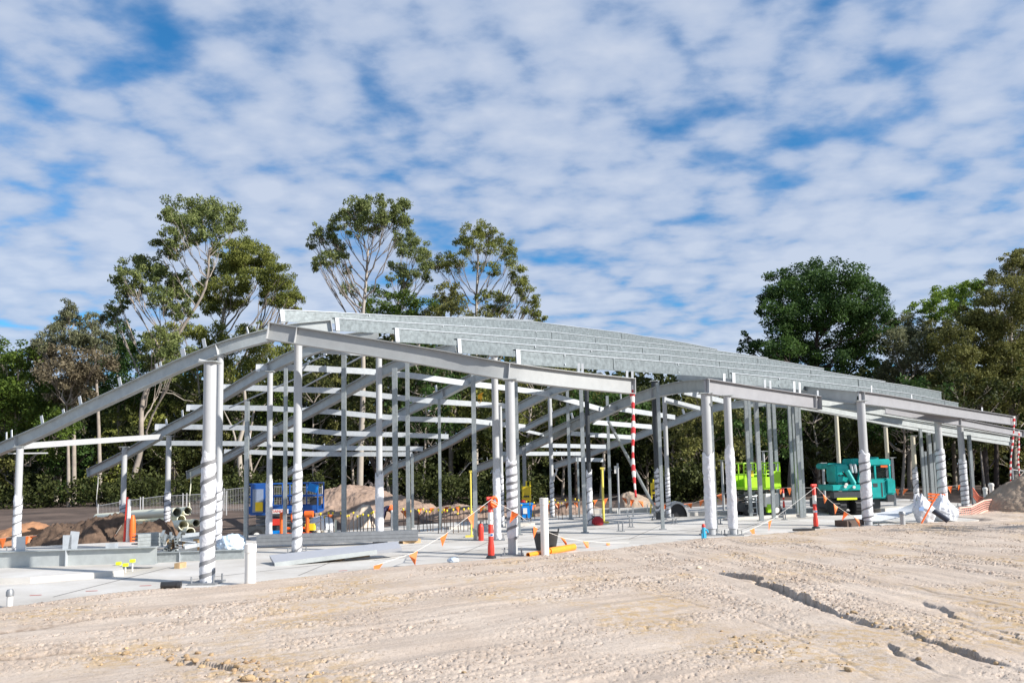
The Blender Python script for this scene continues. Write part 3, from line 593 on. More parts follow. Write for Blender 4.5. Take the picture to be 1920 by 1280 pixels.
beam('curved_rafter', 'second curved rafter, its tail carrying a hanging strap', [(168, 886, 24.6), (235, 853, 23.3), (314, 807, 22.0), (375, 775, 21), (420, 742, 20.0), (505, 691, 18.6), (550, 668, 18.2), (600, 650, 18), (650, 637, 17.8), (710, 629, 17.8)], 0.27, 0.16, primer, RG, cleats=[314, 344, (505, .16, .05), 590], stiff=[505], ends=[0])
beam('curved_rafter', 'third curved rafter, passing behind the apex column', [(354, 890, 26.4), (420, 860, 25.0), (460, 838, 24.2), (510, 810, 23.2), (575, 776, 21.8), (640, 740, 20.6), (700, 706, 19.8), (750, 683, 19.2), (800, 667, 18.8), (855, 653, 18.5)], 0.27, 0.16, primer, RG, cleats=[470, 715], stiff=[710], ends=[0])
beam('curved_rafter', 'fourth curved rafter, ending low above the tall brown mound', [(538, 888, 28.5), (575, 868, 27.4), (612, 849, 26.6), (650, 831, 25.6), (705, 802, 24.3), (770, 767, 22.8), (820, 744, 21.8), (880, 713, 20.8), (930, 696, 20.2), (990, 682, 19.8)], 0.27, 0.16, primer, RG, cleats=[610, 820], stiff=[833], ends=[0])
beam('curved_rafter', 'fifth curved rafter, crossing behind the centre columns', [(716, 889, 30.5), (737, 875, 30), (775, 861, 29), (845, 828, 27), (882, 806, 26), (925, 788, 25), (970, 766, 23.8), (995, 753, 23.2), (1035, 733, 22.4), (1065, 723, 22), (1130, 706, 21.5)], 0.27, 0.16, primer, RG, cleats=[(735, .16, .05), 1030], stiff=[940], ends=[0])
beam('curved_rafter', 'sixth curved rafter, continuing into the second front beam', [(893, 879, 31.5), (940, 861, 30), (980, 844, 28.8), (1025, 823, 27.6), (1065, 803, 26.4), (1100, 787, 25.2), (1135, 772, 24.2), (1170, 756, 23), (1225, 737, 21.0), (1275, 726, 19.0), (1322, 723, 17.1)], 0.30, 0.16, primer, RG, cleats=[(915, .16, .05), 1165], stiff=[1225], ends=[0])
beam('curved_rafter', 'last curved rafter, a full low arch closing the far side', [(1040, 873, 33.5), (1082, 859, 32.6), (1110, 849, 32), (1150, 833, 31), (1190, 820, 30), (1225, 806, 29.4), (1280, 785, 28.4), (1310, 773, 28), (1340, 765, 27.6), (1375, 759, 27.2), (1430, 755, 27), (1470, 757, 27.2), (1525, 764, 27.6), (1600, 778, 28.4), (1680, 794, 29.2), (1780, 812, 30.6), (1893, 830, 32)], 0.27, 0.16, primer, RG, cleats=[(1055, .16, .05), 1285], stiff=[1240], ends=[0, 1])
beam('short_rafter', 'short rafter over the V shaped junction at the centre', [(982, 805, 27), (1032, 780, 26), (1090, 757, 25)], 0.2, 0.13, primer, 'short rafters in the back bay', cleats=[1036], cat='rafter')
beam('short_rafter', 'second short rafter, right behind the V shaped junction', [(1020, 816, 27.2), (1060, 797, 26.4), (1115, 772, 25.4)], 0.2, 0.13, primer, 'short rafters in the back bay', cleats=[1075], cat='rafter')
FG = 'straight front beams falling to the right'
beam('front_beam', 'long front beam falling from the apex to the red and white tape', [(505, 621, 14.4), (555, 629, 14.4), (730, 657, 14.4), (840, 676, 14.4), (950, 696, 14.4), (1070, 712, 15.1), (1186, 724, 16.0)], 0.34, 0.17, beamgrey, FG, cleats=[(1085, .2, .05), (1092, .2, .05), (1176, .16, .05), (1190, .16, .05)], stiff=[556, 952], ends=[0, 1])
beam('front_beam', 'second front beam, over the loose wrapped columns', [(1322, 724, 17.0), (1400, 736, 17.8), (1470, 746, 18.8), (1535, 755, 19.8)], 0.35, 0.17, beampaint, FG, cleats=[(1358, .2, .07), (1435, .22, .05), (1445, .22, .05), (1490, .3, .09), (1500, .3, .09), (1534, .16, .05)], stiff=[1325, 1526], ends=[1])
beam('curved_rafter', 'galvanised rafter half hidden under the lowest purlin, meeting the third front beam', [(1270, 702, 23), (1380, 716, 21.8), (1460, 728, 21.0), (1540, 738, 20.0), (1607, 745, 19.1)], 0.32, 0.16, primer, RG)
beam('front_beam', 'third front beam, running on to the right edge over the bulk bags', [(1610, 745, 19.0), (1655, 751, 19.8), (1700, 758, 20.8), (1800, 774, 23.6), (1900, 789, 26.5)], 0.33, 0.17, beampaint, FG, cleats=[(1635, .2, .06), (1710, .14, .07), (1842, .14, .05)], stiff=[1616], ends=[1])
beam('front_beam', 'lower front beam at the far right, under the third', [(1660, 768, 22.5), (1730, 780, 23.0), (1797, 791, 23.6), (1850, 801, 25.0), (1916, 813, 26.8)], 0.24, 0.15, beampaint, FG, stiff=[1798], ends=[1])
beam('eave_beam', 'upper slim eave beam in the fan at the far right', [(1480, 745, 24), (1540, 753, 24.4), (1650, 771, 25.6), (1770, 790, 27.4), (1893, 812, 29.6)], 0.26, 0.12, primer, 'slim eave beams fanning to the right', cat='eave beam')
beam('eave_beam', 'middle slim eave beam in the fan at the far right', [(1500, 757, 26), (1620, 779, 27.0), (1760, 803, 29.0), (1893, 823, 31)], 0.24, 0.12, primer, 'slim eave beams fanning to the right', cat='eave beam')
solo('tie_beam', MB().loft([P(42, 836, 17.9), P(302, 818, 21.9)], R_OUT(0.10, 0.145)), colpaint, 'white box tie beam between the leftmost column and the second rafter', 'tie beam')
solo('bracket_plate', MB().loft([P(15, 850, 17.9), P(90, 849, 18.3)], R_OUT(0.12, 0.03)), colpaint, 'flat white bracket under the near end of the white box tie beam', 'bracket')
solo('tie_rod', MB().tube([P(372, 674, 15.0), P(412, 682, 15.4)], 0.02, 8), colpaint, 'short thin rod linking the thickest column to the slim one behind', 'tie rod')
# ------------------------------------------------------------------ purlins
def purlin(name, label, pts, h, b, m, group, laps=(), plate0=False, plate1=False, bolts=(), up=None, lit_edge=False):
    UP_ = Vector((0, 0, 1))
    p3 = [P(*p) for p in pts]; root = thing(name, label, 'purlin', p3[0], 0, group)
    part('purlin_channel', MB().loft(p3, C_OUT(h, b)), m, root, smooth=20)
    if lit_edge: part('folded_edge', MB().loft([v+UP_*(h/2-0.008) for v in p3], [(-0.004, -0.008), (0.016, -0.012), (0.016, 0.004), (-0.004, 0.010)]), galv_bright, root, smooth=20); part('bottom_flange', MB().loft([v-UP_*(h/2+0.004) for v in p3], [(-0.004, -0.006), (0.05, -0.02), (0.05, -0.012), (-0.004, 0.004)]), galv_roof, root, smooth=20)  # bright top strip painted as a sunlit flange; lower flange angled to look lighter
    px = [proj(v)[0] for v in p3]
    def at(x):
        for i in range(len(p3)-1):
            if px[i] <= x <= px[i+1]: return p3[i].lerp(p3[i+1], (x-px[i])/(px[i+1]-px[i])), (p3[i+1]-p3[i]).normalized()
        return p3[-1], (p3[-1]-p3[-2]).normalized()
    def fr(T):
        S = T.cross(Vector((0, 0, 1))).normalized(); U = S.cross(T); return Matrix((T, S, U)).transposed(), S, U
    for x in laps:
        p, T = at(x); M3, S, U = fr(T); part('lap_cleat', MB().box(p+S*0.008, (0.05, 0.012, h*0.9), M3), m, root, smooth=None)
    for x in bolts:
        p, T = at(x); M3, S, U = fr(T); mb = MB()
        for u in (-0.33, 0.33): mb.box(p+S*0.012+U*h*u, (0.03, 0.02, 0.03), M3)
        part('bolt_pair', mb, galv_bright, root, smooth=None)
    for flag, i in ((plate0, 0), (plate1, -1)):
        if flag:
            T = (p3[1]-p3[0]).normalized() if i == 0 else (p3[-1]-p3[-2]).normalized(); M3, S, U = fr(T)
            part('end_cleat', MB().box(p3[i]+S*0.02-U*0.03+T*(0.05 if i == 0 else -0.05), (0.10, 0.014, h*1.12), M3), cleatm, root, smooth=None)
    return root
UG = 'deep galvanised purlins of the long roof slope'
def up(label, tops, h, **k):       # stations on the top edge, moved down by half the depth
    pts = [(x, y+h/2*F/Y, Y) for x, y, Y in tops]; return purlin('roof_purlin', label, pts, h, 0.08, galv_roof, UG, lit_edge=True, **k)
up('topmost roof purlin, starting above the apex', [(525, 579, 16.8), (640, 585, 18), (750, 591, 19.4), (880, 595, 21.4), (1000, 602, 24), (1160, 622, 29), (1280, 641, 33.5), (1345, 654, 36)], 0.28, plate0=True, bolts=(690, 870, 1095), laps=(1165, 1330))
up('second roof purlin from the top', [(628, 595, 16.0), (730, 602, 17.3), (833, 608, 18.6), (1035, 621, 22), (1200, 640, 26), (1320, 653, 29), (1440, 670, 32)], 0.28, plate0=True, bolts=(830, 1000, 1240), laps=(1035, 1110, 1312))
up('third roof purlin from the top', [(740, 614, 15.5), (900, 626, 17.4), (1050, 637, 19.8), (1200, 650, 22.4), (1310, 659, 25), (1432, 671, 28), (1545, 690, 31)], 0.29, plate0=True, bolts=(1000, 1160), laps=(1135, 1205, 1420))
up('fourth roof purlin from the top', [(857, 634, 15.0), (1000, 646, 17), (1155, 658, 19), (1250, 665, 20.4), (1350, 676, 22.4), (1450, 685, 24.6), (1540, 694, 26.2), (1660, 714, 29)], 0.29, plate0=True, bolts=(1003, 1105, 1390), laps=(1237, 1350, 1520))
up('fifth roof purlin from the top', [(967, 654, 14.6), (1050, 661, 15.4), (1120, 667, 16.2), (1200, 673, 17.2), (1290, 681, 18.6), (1380, 690, 20.4), (1500, 700, 22), (1610, 709, 23.4), (1700, 722, 25.4), (1765, 734, 27.4)], 0.29, plate0=True, bolts=(1058, 1270, 1515), laps=(1150, 1365, 1610))
up('lowest deep roof purlin, on the right half of the slope', [(1372, 698, 19.0), (1480, 709, 20), (1610, 724, 21.6), (1700, 736, 23.4), (1797, 755, 26)], 0.27, plate0=True, bolts=(1460,), laps=(1635, 1770))
up('short purlin peeping over the crest of the roof', [(860, 592, 24), (935, 596, 25.5), (1000, 600, 27)], 0.2)
LG = 'slim purlins of the left roof slope'
def lp(label, pts, h=0.155, **k): return purlin('wall_purlin', label, pts, h, 0.07, galv_bright, LG, **k)
lp('short top purlin of the left slope, just under the front beam', [(602, 656, 18), (700, 662, 18.4)])
lp('long purlin of the left slope, first below the front beam, bending down to the right', [(480, 688, 18.6), (560, 689, 18.8), (690, 696, 19.4), (775, 704, 20.0), (865, 717, 20.6), (950, 727, 21.4), (1017, 736, 22.2), (1132, 768, 23.6)], plate0=True)
lp('second long purlin of the left slope', [(416, 725, 20.2), (560, 730, 20.4), (635, 732, 20.6), (782, 749, 21.2), (830, 753, 21.4), (950, 761, 22.2)], plate0=True)
lp('third long purlin of the left slope, crossing the dark trunk area', [(350, 763, 21.6), (500, 765, 21.8), (625, 772, 22.0), (705, 780, 22.4), (770, 785, 22.6), (880, 788, 23), (985, 800, 24)], plate0=True)
lp('fourth long purlin of the left slope, its cut end over the rebar', [(291, 799, 22.6), (480, 802, 22.9), (550, 805, 23), (640, 812, 23.4), (760, 815, 23.8), (841, 818, 24.2)], plate0=True)
lp('fifth long purlin of the left slope', [(276, 830, 23.6), (450, 831, 23.9), (540, 833, 24.1), (607, 839, 24.5), (793, 841, 25.2)])
lp('lowest long purlin of the left slope', [(420, 846, 25.0), (467, 847, 25.1), (585, 851, 25.6), (773, 851, 26.2)])
lp('top right short purlin beside the second front beam', [(1283, 734, 22), (1362, 753, 24)])
lp('short purlin right of the dark shiny column', [(1246, 749, 22.2), (1313, 766, 24)])
lp('upper short purlin crossing the striped tape', [(1142, 763, 23.2), (1266, 782, 25.5)])
lp('middle short purlin crossing the striped tape', [(1112, 791, 24.8), (1222, 800, 26)])
lp('lower short purlin crossing the striped tape', [(1070, 812, 26.2), (1190, 820, 27.6)])
lp('upper of two close short purlins above the white standpipe', [(987, 834, 28.2), (1136, 837, 29.4)])
lp('lower of two close short purlins above the white standpipe', [(938, 850, 29), (1092, 850, 30.4)])
lp('shortest lowest purlin beside the black topped column', [(1080, 861, 30.4), (1131, 862, 31)])
lp('bottom member of the V shaped junction at the centre', [(972, 804, 26.9), (1024, 816, 27.3)], 0.1)
BG = 'thin diagonal roof braces'
for i, (a, b, lab) in enumerate([((430, 764, 21.4), (600, 690, 19.2), 'upper left thin roof brace behind the apex column'), ((430, 803, 22.6), (470, 780, 22), 'lowest short roof brace at the left'), ((565, 728, 20.4), (620, 698, 19.6), 'short roof brace just right of the apex column'), ((567, 685, 19), (612, 664, 18.4), 'topmost short roof brace right of the apex column'), ((648, 684, 19.4), (682, 666, 18.8), 'roof brace rising to the front beam left of the third column'), ((436, 850, 24), (500, 818, 23.4), 'lower thin roof brace by the slim front column')]):
    rod('roof_brace', P(*a), P(*b), 0.022, galv_bright, lab, 'brace', BG)
# ------------------------------------------------------------------ site objects
UP = Vector((0, 0, 1))
def V(*a): return Vector(a)
# bollards
def make_bollard(x, yb, yt, label, rz=0, sticker=True):
    g = G(x, yb); H = zat(g.x, g.y, yt); s = H/1.15; t = thing('bollard', label, 'bollard', (g.x, g.y, 0), rz, 'red and white T top bollards'); r = 0.052*s
    part('body', MB().lathe((0, 0, 0.05*s), [(r, 0), (r*1.18, .02*s), (r*1.18, .16*s), (r*.9, .26*s), (r*.9, .98*s), (r*.6, 1.0*s)], 16), red, t, True)
    part('reflective_band', MB().lathe((0, 0, .62*s), [(r*.94, 0), (r*.94, .22*s)], 16), white, t, True)
    part('lower_band', MB().lathe((0, 0, .40*s), [(r*.95, 0), (r*.95, .055*s)], 16), white, t, True)
    part('top_grip', MB().tube([(-.07*s, 0, 1.09*s), (.07*s, 0, 1.09*s)], .036*s, 10).tube([(0, 0, 1.02*s), (0, 0, 1.1*s)], r*.7, 10), red, t, True)
    if sticker: part('sticker', MB().box((0.0, -r*.97, .428*s), (r*.8, .006, .035*s)), blue, t, True)
    part('base', MB().lathe((0, 0, 0.004), [(.10*s, 0), (.10*s, .02*s), (.07*s, .05*s)], 8), blackpl, t, True)
    return t
make_bollard(921, 1046, 928, 'red and white bollard with orange rope knot, left of the banded centre column', 0.4)
make_bollard(1530, 990, 905, 'red and white bollard with two ropes, in front of the teal crane', 0.2)
make_bollard(1470, 952, 914, 'small far bollard between the lime lift and the triple stud', 0.1, False)
part('rope_knot', MB().tube([(.05+.06*math.cos(a), -.07, 1.0+.09*math.sin(a)) for a in np.linspace(0, 6.283, 15)], .022, 8, False).tube([(-.02, -.07, 1.0), (.10, -.08, .93)], .03, 8), orange, D.objects['bollard'], True)
# bunting
def bunting(label, pts, flags, size, m=flagm, r=0.0045):
    p3 = [P(*p) for p in pts]; q = []
    for a, b in zip(p3[:-1], p3[1:]): q += [a.lerp(b, i/6)-UP*0.0 for i in range(6)]
    q.append(p3[-1]); root = thing('bunting', label, 'bunting', p3[0], 0, 'orange flag buntings strung round the site')
    part('rope', MB().tube(q, r, 6), rope, root); px = [proj(v)[0] for v in q]
    for x in flags:
        for i in range(len(q)-1):
            if (px[i]-x)*(px[i+1]-x) <= 0 and px[i] != px[i+1]:
                p = q[i].lerp(q[i+1], (x-px[i])/(px[i+1]-px[i])); T = (q[i+1]-q[i]).normalized(); break
        else: continue
        n = V(random.uniform(-.5, .5), random.uniform(-.3, .3), -1).normalized(); w = size*random.uniform(.8, 1.1); h = size*random.uniform(1.1, 1.6)
        off = V(-T.y, T.x, 0)*0.05*random.uniform(-1, 1); a, b, c = p-T*w/2, p+T*w/2, p+n*h+off; e = V(0, .003, 0); mid = (a+b)/2+n*h*.5+off*1.6
        part('flag', MB().add([a-e, b-e, c-e, mid-e, a+e, b+e, c+e, mid+e], [(0, 3, 1), (0, 2, 3), (1, 3, 2), (4, 5, 7), (4, 7, 6), (5, 6, 7), (0, 1, 5, 4), (1, 2, 6, 5), (2, 0, 4, 6)]), m, root, smooth=None)
    return root
bunting('rope with big orange flags falling left from the centre bollard to the sand', [(921, 936, 13.1), (881, 966, 12.9), (832, 1003, 12.7), (775, 1036, 12.4), (708, 1058, 12.0), (690, 1064, 12.0)], [883, 833, 775, 710], 0.17)
bunting('rope with orange flags sagging right from the centre bollard past the black tub', [(921, 936, 13.1), (966, 960, 13.3), (1004, 988, 13.8), (1056, 1008, 14.4), (1098, 1014, 14.9), (1140, 1017, 15.3), (1182, 1017, 15.8)], [966, 1004, 1054, 1098, 1140, 1180], 0.15)
bunting('rope falling left from the bollard by the crane to the slab', [(1530, 912, 18.2), (1490, 943, 18.0), (1450, 972, 17.8), (1408, 992, 17.2), (1380, 1002, 17.0)], [1444, 1410], 0.19)
bunting('rope with orange flags falling right from the bollard by the crane', [(1530, 912, 18.2), (1547, 930, 18.3), (1568, 948, 18.4), (1588, 961, 18.5), (1607, 972, 18.6)], [1547, 1567, 1587, 1606], 0.16)
bunting('far line of small faded flags before the brown earth bank', [(720, 962, 30), (780, 953, 30), (850, 949, 30), (930, 947, 30), (1000, 946, 30), (1080, 941, 30), (1130, 935, 30), (1158, 930, 30)], [756, 787, 810, 838, 858, 905, 945, 1000, 1026, 1045, 1062, 1080, 1116, 1135], 0.22)
bunting('flag line draped across the grey brown heap', [(1158, 930, 29), (1180, 935, 29), (1210, 940, 29), (1240, 944, 29)], [1170, 1186, 1201, 1225], 0.2)
bunting('far flag line sagging before dark trees left of the loose wrapped columns', [(1240, 944, 29), (1268, 946, 29), (1300, 942, 29), (1326, 934, 29), (1350, 926, 29), (1400, 918, 29), (1470, 914, 29), (1545, 914, 29)], [1250, 1269, 1283, 1293, 1316, 1348, 1445, 1463, 1480], 0.2)
bunting('far flag line behind the crane running to the right', [(1650, 916, 31), (1690, 916, 31), (1740, 916, 31), (1790, 910, 31), (1805, 907, 31)], [1682, 1699, 1781, 1801], 0.22)
bunting('flag line low at far left behind the beam', [(-20, 1010, 21), (30, 1006, 21), (62, 1004, 21), (92, 1000, 21)], [5, 48, 62, 90], 0.2)
bunting('short rope with one orange flag leaning on the slim wrapped column at left', [(203, 1024, 19), (214, 1006, 19), (228, 984, 19)], [214], 0.2)
bunting('faded flag line low before the tall mound', [(590, 968, 27), (620, 964, 27), (667, 966, 27), (720, 962, 27)], [620, 641, 667], 0.2)
# hanging tapes
def tape(label, px0, px1, Y, w, stripes, m0=white, m1=None, name='hazard_tape'):
    a, b = P(*px0, Y), P(*px1, Y); root = thing(name, label, 'hazard tape', b, 0, 'striped tapes hanging from roof beams'); n = 12; k = stripes; tot = max(k*4, 12)
    pr = lambda u: w*(0.55+0.45*math.sin(u*9+1)**2)*(1.0-0.35*u); cen = lambda u: a.lerp(b, u)+V(0.02*math.sin(u*7), 0, 0)
    for col in (0, 1):
        mb = MB()
        for i in range(k):
            if i % 2 != col: continue
            u0, u1 = i/k, (i+1)/k; vs = []
            for e in range(5):
                for j in range(n):
                    an = 2*math.pi*j/n; u = lerp(u0, u1, e/4)+0.28/k*math.sin(an); u = min(max(u, 0), 1); rr = pr(u)/2; c = cen(u); vs.append((c.x+rr*math.cos(an), c.y+rr*0.5*math.sin(an), c.z))
            mb.add(vs, [(e*n+j, e*n+(j+1) % n, (e+1)*n+(j+1) % n, (e+1)*n+j) for e in range(4) for j in range(n)])
        part('red_stripes' if col else 'white_stripes', mb, m1 if col else m0, root, smooth=60)
    return root
tape('red and white striped tape twisted, hanging from the long front beam tip', (1184, 722), (1191, 932), 16.0, 0.115, 18, m1=mat('red_tape', (0.62, 0.035, 0.04), 0.5))
tape('thin red and white tape at the far right hanging from the third front beam', (1901, 780), (1894, 905), 26.3, 0.10, 22, m1=MATS['red_tape'])
tape('second red and white tape at the right edge before the earth pile', (1909, 808), (1911, 893), 26.6, 0.10, 18, m1=MATS['red_tape'])
tape('pale strap hanging from the tail of the second rafter', (183, 880), (182, 962), 24.3, 0.035, 8, m1=rope, name='hanging_strap')
tape('cream strap hanging from the tail of the third rafter over the cream pipes', (357, 884), (356, 965), 26.2, 0.05, 8, m0=pvc, m1=pvc, name='hanging_strap')
tape('pale strap hanging from the sixth rafter tail beside the thin banded column', (1044, 878), (1037, 905), 33, 0.12, 6, m1=rope, name='hanging_strap')
# steel lying on the slab
LY = 'steel members lying on the slab'
def lying(label, a, b, h, bw, m, zup=0.0, cleats=(), ext=None, tilt=0, stiffs=()):
    root = thing('steel_beam', label, 'steel beam', a, 0, LY); part('beam_profile', MB().loft([a, b], I_OUT(h, bw, 0.012, 0.007)), m, root, smooth=None)
    T = (b-a).normalized(); S = T.cross(UP).normalized(); M3 = Matrix((T, S, S.cross(T))).transposed()
    for u, hh, lean in cleats:
        p = a.lerp(b, u); part('cleat_plate', MB().box(p+UP*(h/2+hh/2), (0.14, 0.012, hh), M3 @ Matrix.Rotation(lean, 3, 'Y')), galv_bright, root, smooth=None)
    for u in stiffs: part('stiffener_plate', MB().box(a.lerp(b, u)+S*bw*.27, (0.012, bw*.45, h-.026), M3), galv_bright, root, smooth=None)
    return root
a0 = P(-60, 1052, 12.6); b0 = P(294, 1041, 13.0); b0.z = a0.z
lying('long grey steel beam lying at the left edge with upright cleats', a0, b0, 0.30, 0.17, primer, cleats=[(.27, .24, 0), (.515, .24, 0), (.55, .30, .12), (.745, .08, 0), (.765, .08, 0)], stiffs=[.52])
a1 = P(212, 1049, 13.6); b1 = P(458, 1040, 14.2); lying('galvanised beam lying behind the thickest column, half hidden by the long grey beam', a1, b1, 0.22, 0.12, galv, stiffs=[.5])
def flat_channel():
    t = thing('steel_channel', 'pale steel channel tipped on its side on timber blocks, left of the centre', 'steel channel', P(505, 1055, 13.0), 0, LY)
    q = [P(505, 1040, 13.35), P(745, 1014, 14.1), P(753, 1026, 13.75), P(707, 1032, 13.55), P(515, 1056, 12.9)]; th = V(0.0, 0.03, -0.06); n = 5
    part('channel_web', MB().add(q+[p+th for p in q], [tuple(range(n)), tuple(range(2*n-1, n-1, -1))]+[(i, (i+1) % n, n+(i+1) % n, n+i) for i in range(n)]), mat('pale_painted_steel', (0.40, 0.41, 0.44), 0.45, 0.1, 0.05, 3), t, smooth=None)
    part('channel_flange', MB().loft([q[4]+V(0, 0, -.02), q[3]+V(0, 0, -.02)], R_OUT(0.012, 0.08)), primer, t, smooth=None)
flat_channel()
for i, (x0, y0, x1, y1, w, lab) in enumerate([(612, 1051, 622, 1048, .5, 'rough timber block under the left of the tipped channel'), (655, 1046, 690, 1043, .12, 'timber block under the right of the tipped channel'), (752, 1018, 784, 1016, .3, 'timber bearer under the right end of the grey channel stack'), (128, 1063, 192, 1057, .1, 'weathered timber packer under the long grey beam'), (72, 1070, 92, 1069, .2, 'orange brown timber chock below the long grey beam'), (333, 1064, 342, 1064, .2, 'small orange timber chock below the galvanised beam')]):
    a, b = G(x0, y0), G(x1, y1); solo('timber_block', MB().loft([a+UP*.045, b+UP*.045+V(.01, 0, 0)], R_OUT(w, .09)), timber, lab, 'timber', 'timber packers on the slab', smooth=None)
def stack(label, pa, pb, n, hh, w, m, base=0.06):
    a, b = P(*pa), P(*pb); b.z = a.z; root = thing('channel_stack', label, 'channel stack', (a.x, a.y, 0), 0, LY)
    for i in range(n): part('channel', MB().loft([V(a.x, a.y, base+hh*(i+.5)), V(b.x, b.y, base+hh*(i+.5))], [(x+w/2, y) for x, y in C_OUT(hh*.94, w, .004, .012)]), m, root, smooth=None)
    return root
stack('long stack of grey channels running behind the apex column foot', (483, 1022, 16.3), (784, 1014, 16.7), 3, 0.075, 0.25, steelgrey)
stack('stack of galvanised channels on bearers beside the orange plastic post', (252, 1030, 16.2), (300, 1027, 16.6), 4, 0.075, 0.35, galv)
def bundle(label, c, n, L, spread, m, ang, name='channel_bundle'):
    root = thing(name, label, 'steel bundle', c, 0, LY); r_ = random.Random(int(c.x*100))
    for i in range(n):
        p = c+V(r_.uniform(-spread, spread), r_.uniform(-.15, .15), .05+.36*r_.random()**1.2); a = ang+r_.uniform(-.25, .25); d = V(math.cos(a), math.sin(a), r_.uniform(-.3, .15))*L/2*r_.uniform(.7, 1.1)
        part('channel', MB().loft([p-d, p+d], C_OUT(.07, .05, .006, .012)), m, root, smooth=None)
    return root
bundle('fanned bundle of galvanised channel ends by the banded column foot', G(318, 1040, 0), 14, 0.5, .16, galv, -1.2)
bundle('bundle of steel offcuts half wrapped in white sheet behind the thickest column', G(362, 1036, 0), 10, 0.7, .25, galv_bright, .4)
def crumple(name, label, cat, c, rx, ry, rz, m, seed, sub=4, amp=.25, grp=None):
    bm = bmesh.new(); bmesh.ops.create_icosphere(bm, subdivisions=sub, radius=1.0); co = np.array([v.co[:] for v in bm.verts])
    n = fbm(co[:, 0]*2.2+co[:, 2]*1.3+9, co[:, 1]*2.2-co[:, 2]*1.7+9, seed, 4, .6); ridge = np.abs(fbm(co[:, 0]*1.5+5, co[:, 2]*3+co[:, 1]+5, seed+3, 3)-.5)
    for i, v in enumerate(bm.verts):
        k = 1+amp*(n[i]-.5)*2-amp*1.2*ridge[i]; v.co = V(v.co.x*rx*k, v.co.y*ry*k, max(v.co.z, -.55)*rz*k+.55*rz)
    me = D.meshes.new(name); bm.to_mesh(me); bm.free(); me.materials.append(m); o = D.objects.new(name, me); COL.objects.link(o); o.location = c; return tag(o, label, cat, grp)
plast = mat('milky_blue_plastic', (0.62, 0.72, 0.82), 0.25, 0, 0.5, 6, 0.5, 12, (0.30, 0.38, 0.46))
crumple('wrapped_bundle', 'bundle crumpled in milky blue plastic beside the dark grey stud', 'wrapped bundle', G(436, 1034, 0), .30, .3, .24, plast, 3)
crumple('plastic_scrap', 'crumpled grey plastic scrap on sand edge right of the second flag', 'plastic scrap', G(850, 1053, .04), .10, .08, .05, plast, 4, 3)
t = thing('timber_crate', 'brown timber pallet box behind the galvanised beam', 'pallet', G(352, 1034), .15)
part('deck', MB().box((0, 0, .26), (.75, .5, .04)), timber, t, True)
for x in (-.3, 0, .3): part('bearer', MB().box((x, 0, .12), (.09, .5, .24)), timber, t, True)
# cream pipes
PS = 'cream drain pipes in the stack'
def pipe(xe, ye, xs, ys, rp, Ye, Ys, label):
    e, s = P(xe, ye, Ye), P(xs, ys, Ys); r = rp*Ye/F; root = thing('drain_pipe', label, 'pipe', s, 0, PS); part('pipe_wall', MB().ring(s, e, r, r*.88, 22), pvc, root)
    d = (s-e).normalized(); part('socket', MB().ring(e+d*.55, e, r*1.1, r*.88, 22), pvc, root); return root
pipe(332, 960, 183, 970, 8.5, 24.5, 28, 'longest cream pipe on top of the stack, its closed far end at the left')
pipe(352, 957, 250, 962, 7, 25.5, 29, 'right hand cream pipe of the top row')
pipe(340, 973, 215, 981, 7.5, 25.2, 29, 'cream pipe in the middle of the stack, mostly hidden')
pipe(344, 984, 250, 980, 8.5, 23.8, 27, 'cream pipe with wide open mouth at the middle left')
pipe(368, 980, 300, 978, 6.5, 24.5, 28, 'cream pipe with open mouth furthest right')
pipe(338, 999, 290, 994, 7, 24, 26, 'lowest left cream pipe, in shadow')
pipe(357, 997, 300, 990, 8, 23.6, 26, 'lowest cream pipe with round open mouth at the bottom right')
# standpipes
def standpipe(x, yb, yt, w, label, coll=True, m=white, cap=None):
    g = G(x, yb, .03); H = zat(g.x, g.y, yt); r = w*g.y/F/2; z0 = fz(g.x, g.y)-.05; t = thing('standpipe', label, 'standpipe', (g.x, g.y, z0), 0, 'capped pipes standing up from the ground')
    part('pipe', MB().tube([(g.x, g.y, z0), (g.x, g.y, H)], r, 20), m, t)
    if coll: part('collar', MB().ring((g.x, g.y, H-r*1.5), (g.x, g.y, H+.01), r*1.1, r*.9, 20), m, t)
    if cap: part('cap', MB().lathe((g.x, g.y, H), [(r*1.3, -.03), (r*1.3, .02), (r*.9, .05)], 14), cap, t)
standpipe(1022, 1040, 934, 15, 'tall white standpipe in front of the black tub')
standpipe(469, 1092, 1020, 19.5, 'short thick white standpipe right of the thickest column')
standpipe(18, 1134, 1112, 10, 'small white stub pipe with grey cap at the lower left', False, cap=steelgrey)
standpipe(1693, 984, 962, 9, 'grey capped stub pipe left of the bulk bags', False, m=colpaint, cap=steelgrey)
for i, (x, yb, yt, w, lab) in enumerate([(1177, 968, 954, 2.6, 'leftmost short white conduit stub right of the red toolbag'), (1187, 968, 952, 2.8, 'white conduit stub beside the leftmost one'), (1158, 964, 952, 2.4, 'white conduit stub at the foot of the thin flagged pole'), (1214, 960, 944, 2, 'white conduit stub before the grey brown heap'), (1126, 970, 955, 3, 'white conduit stub behind the red toolbag'), (1286, 966, 945, 3.5, 'white stub right of the black arched drum'), (735, 1003, 956, 4, 'tall white conduit in front of the bent worker'), (629, 1006, 974, 5, 'cream timber peg among the leftmost rebar')]):
    g = G(x, yb); solo('conduit_stub', MB().tube([(g.x, g.y, 0), (g.x, g.y, zat(g.x, g.y, yt))], w*g.y/F/2, 10), white if i < 7 else pvc, lab, 'conduit stub', 'conduit stubs cast into the slab')
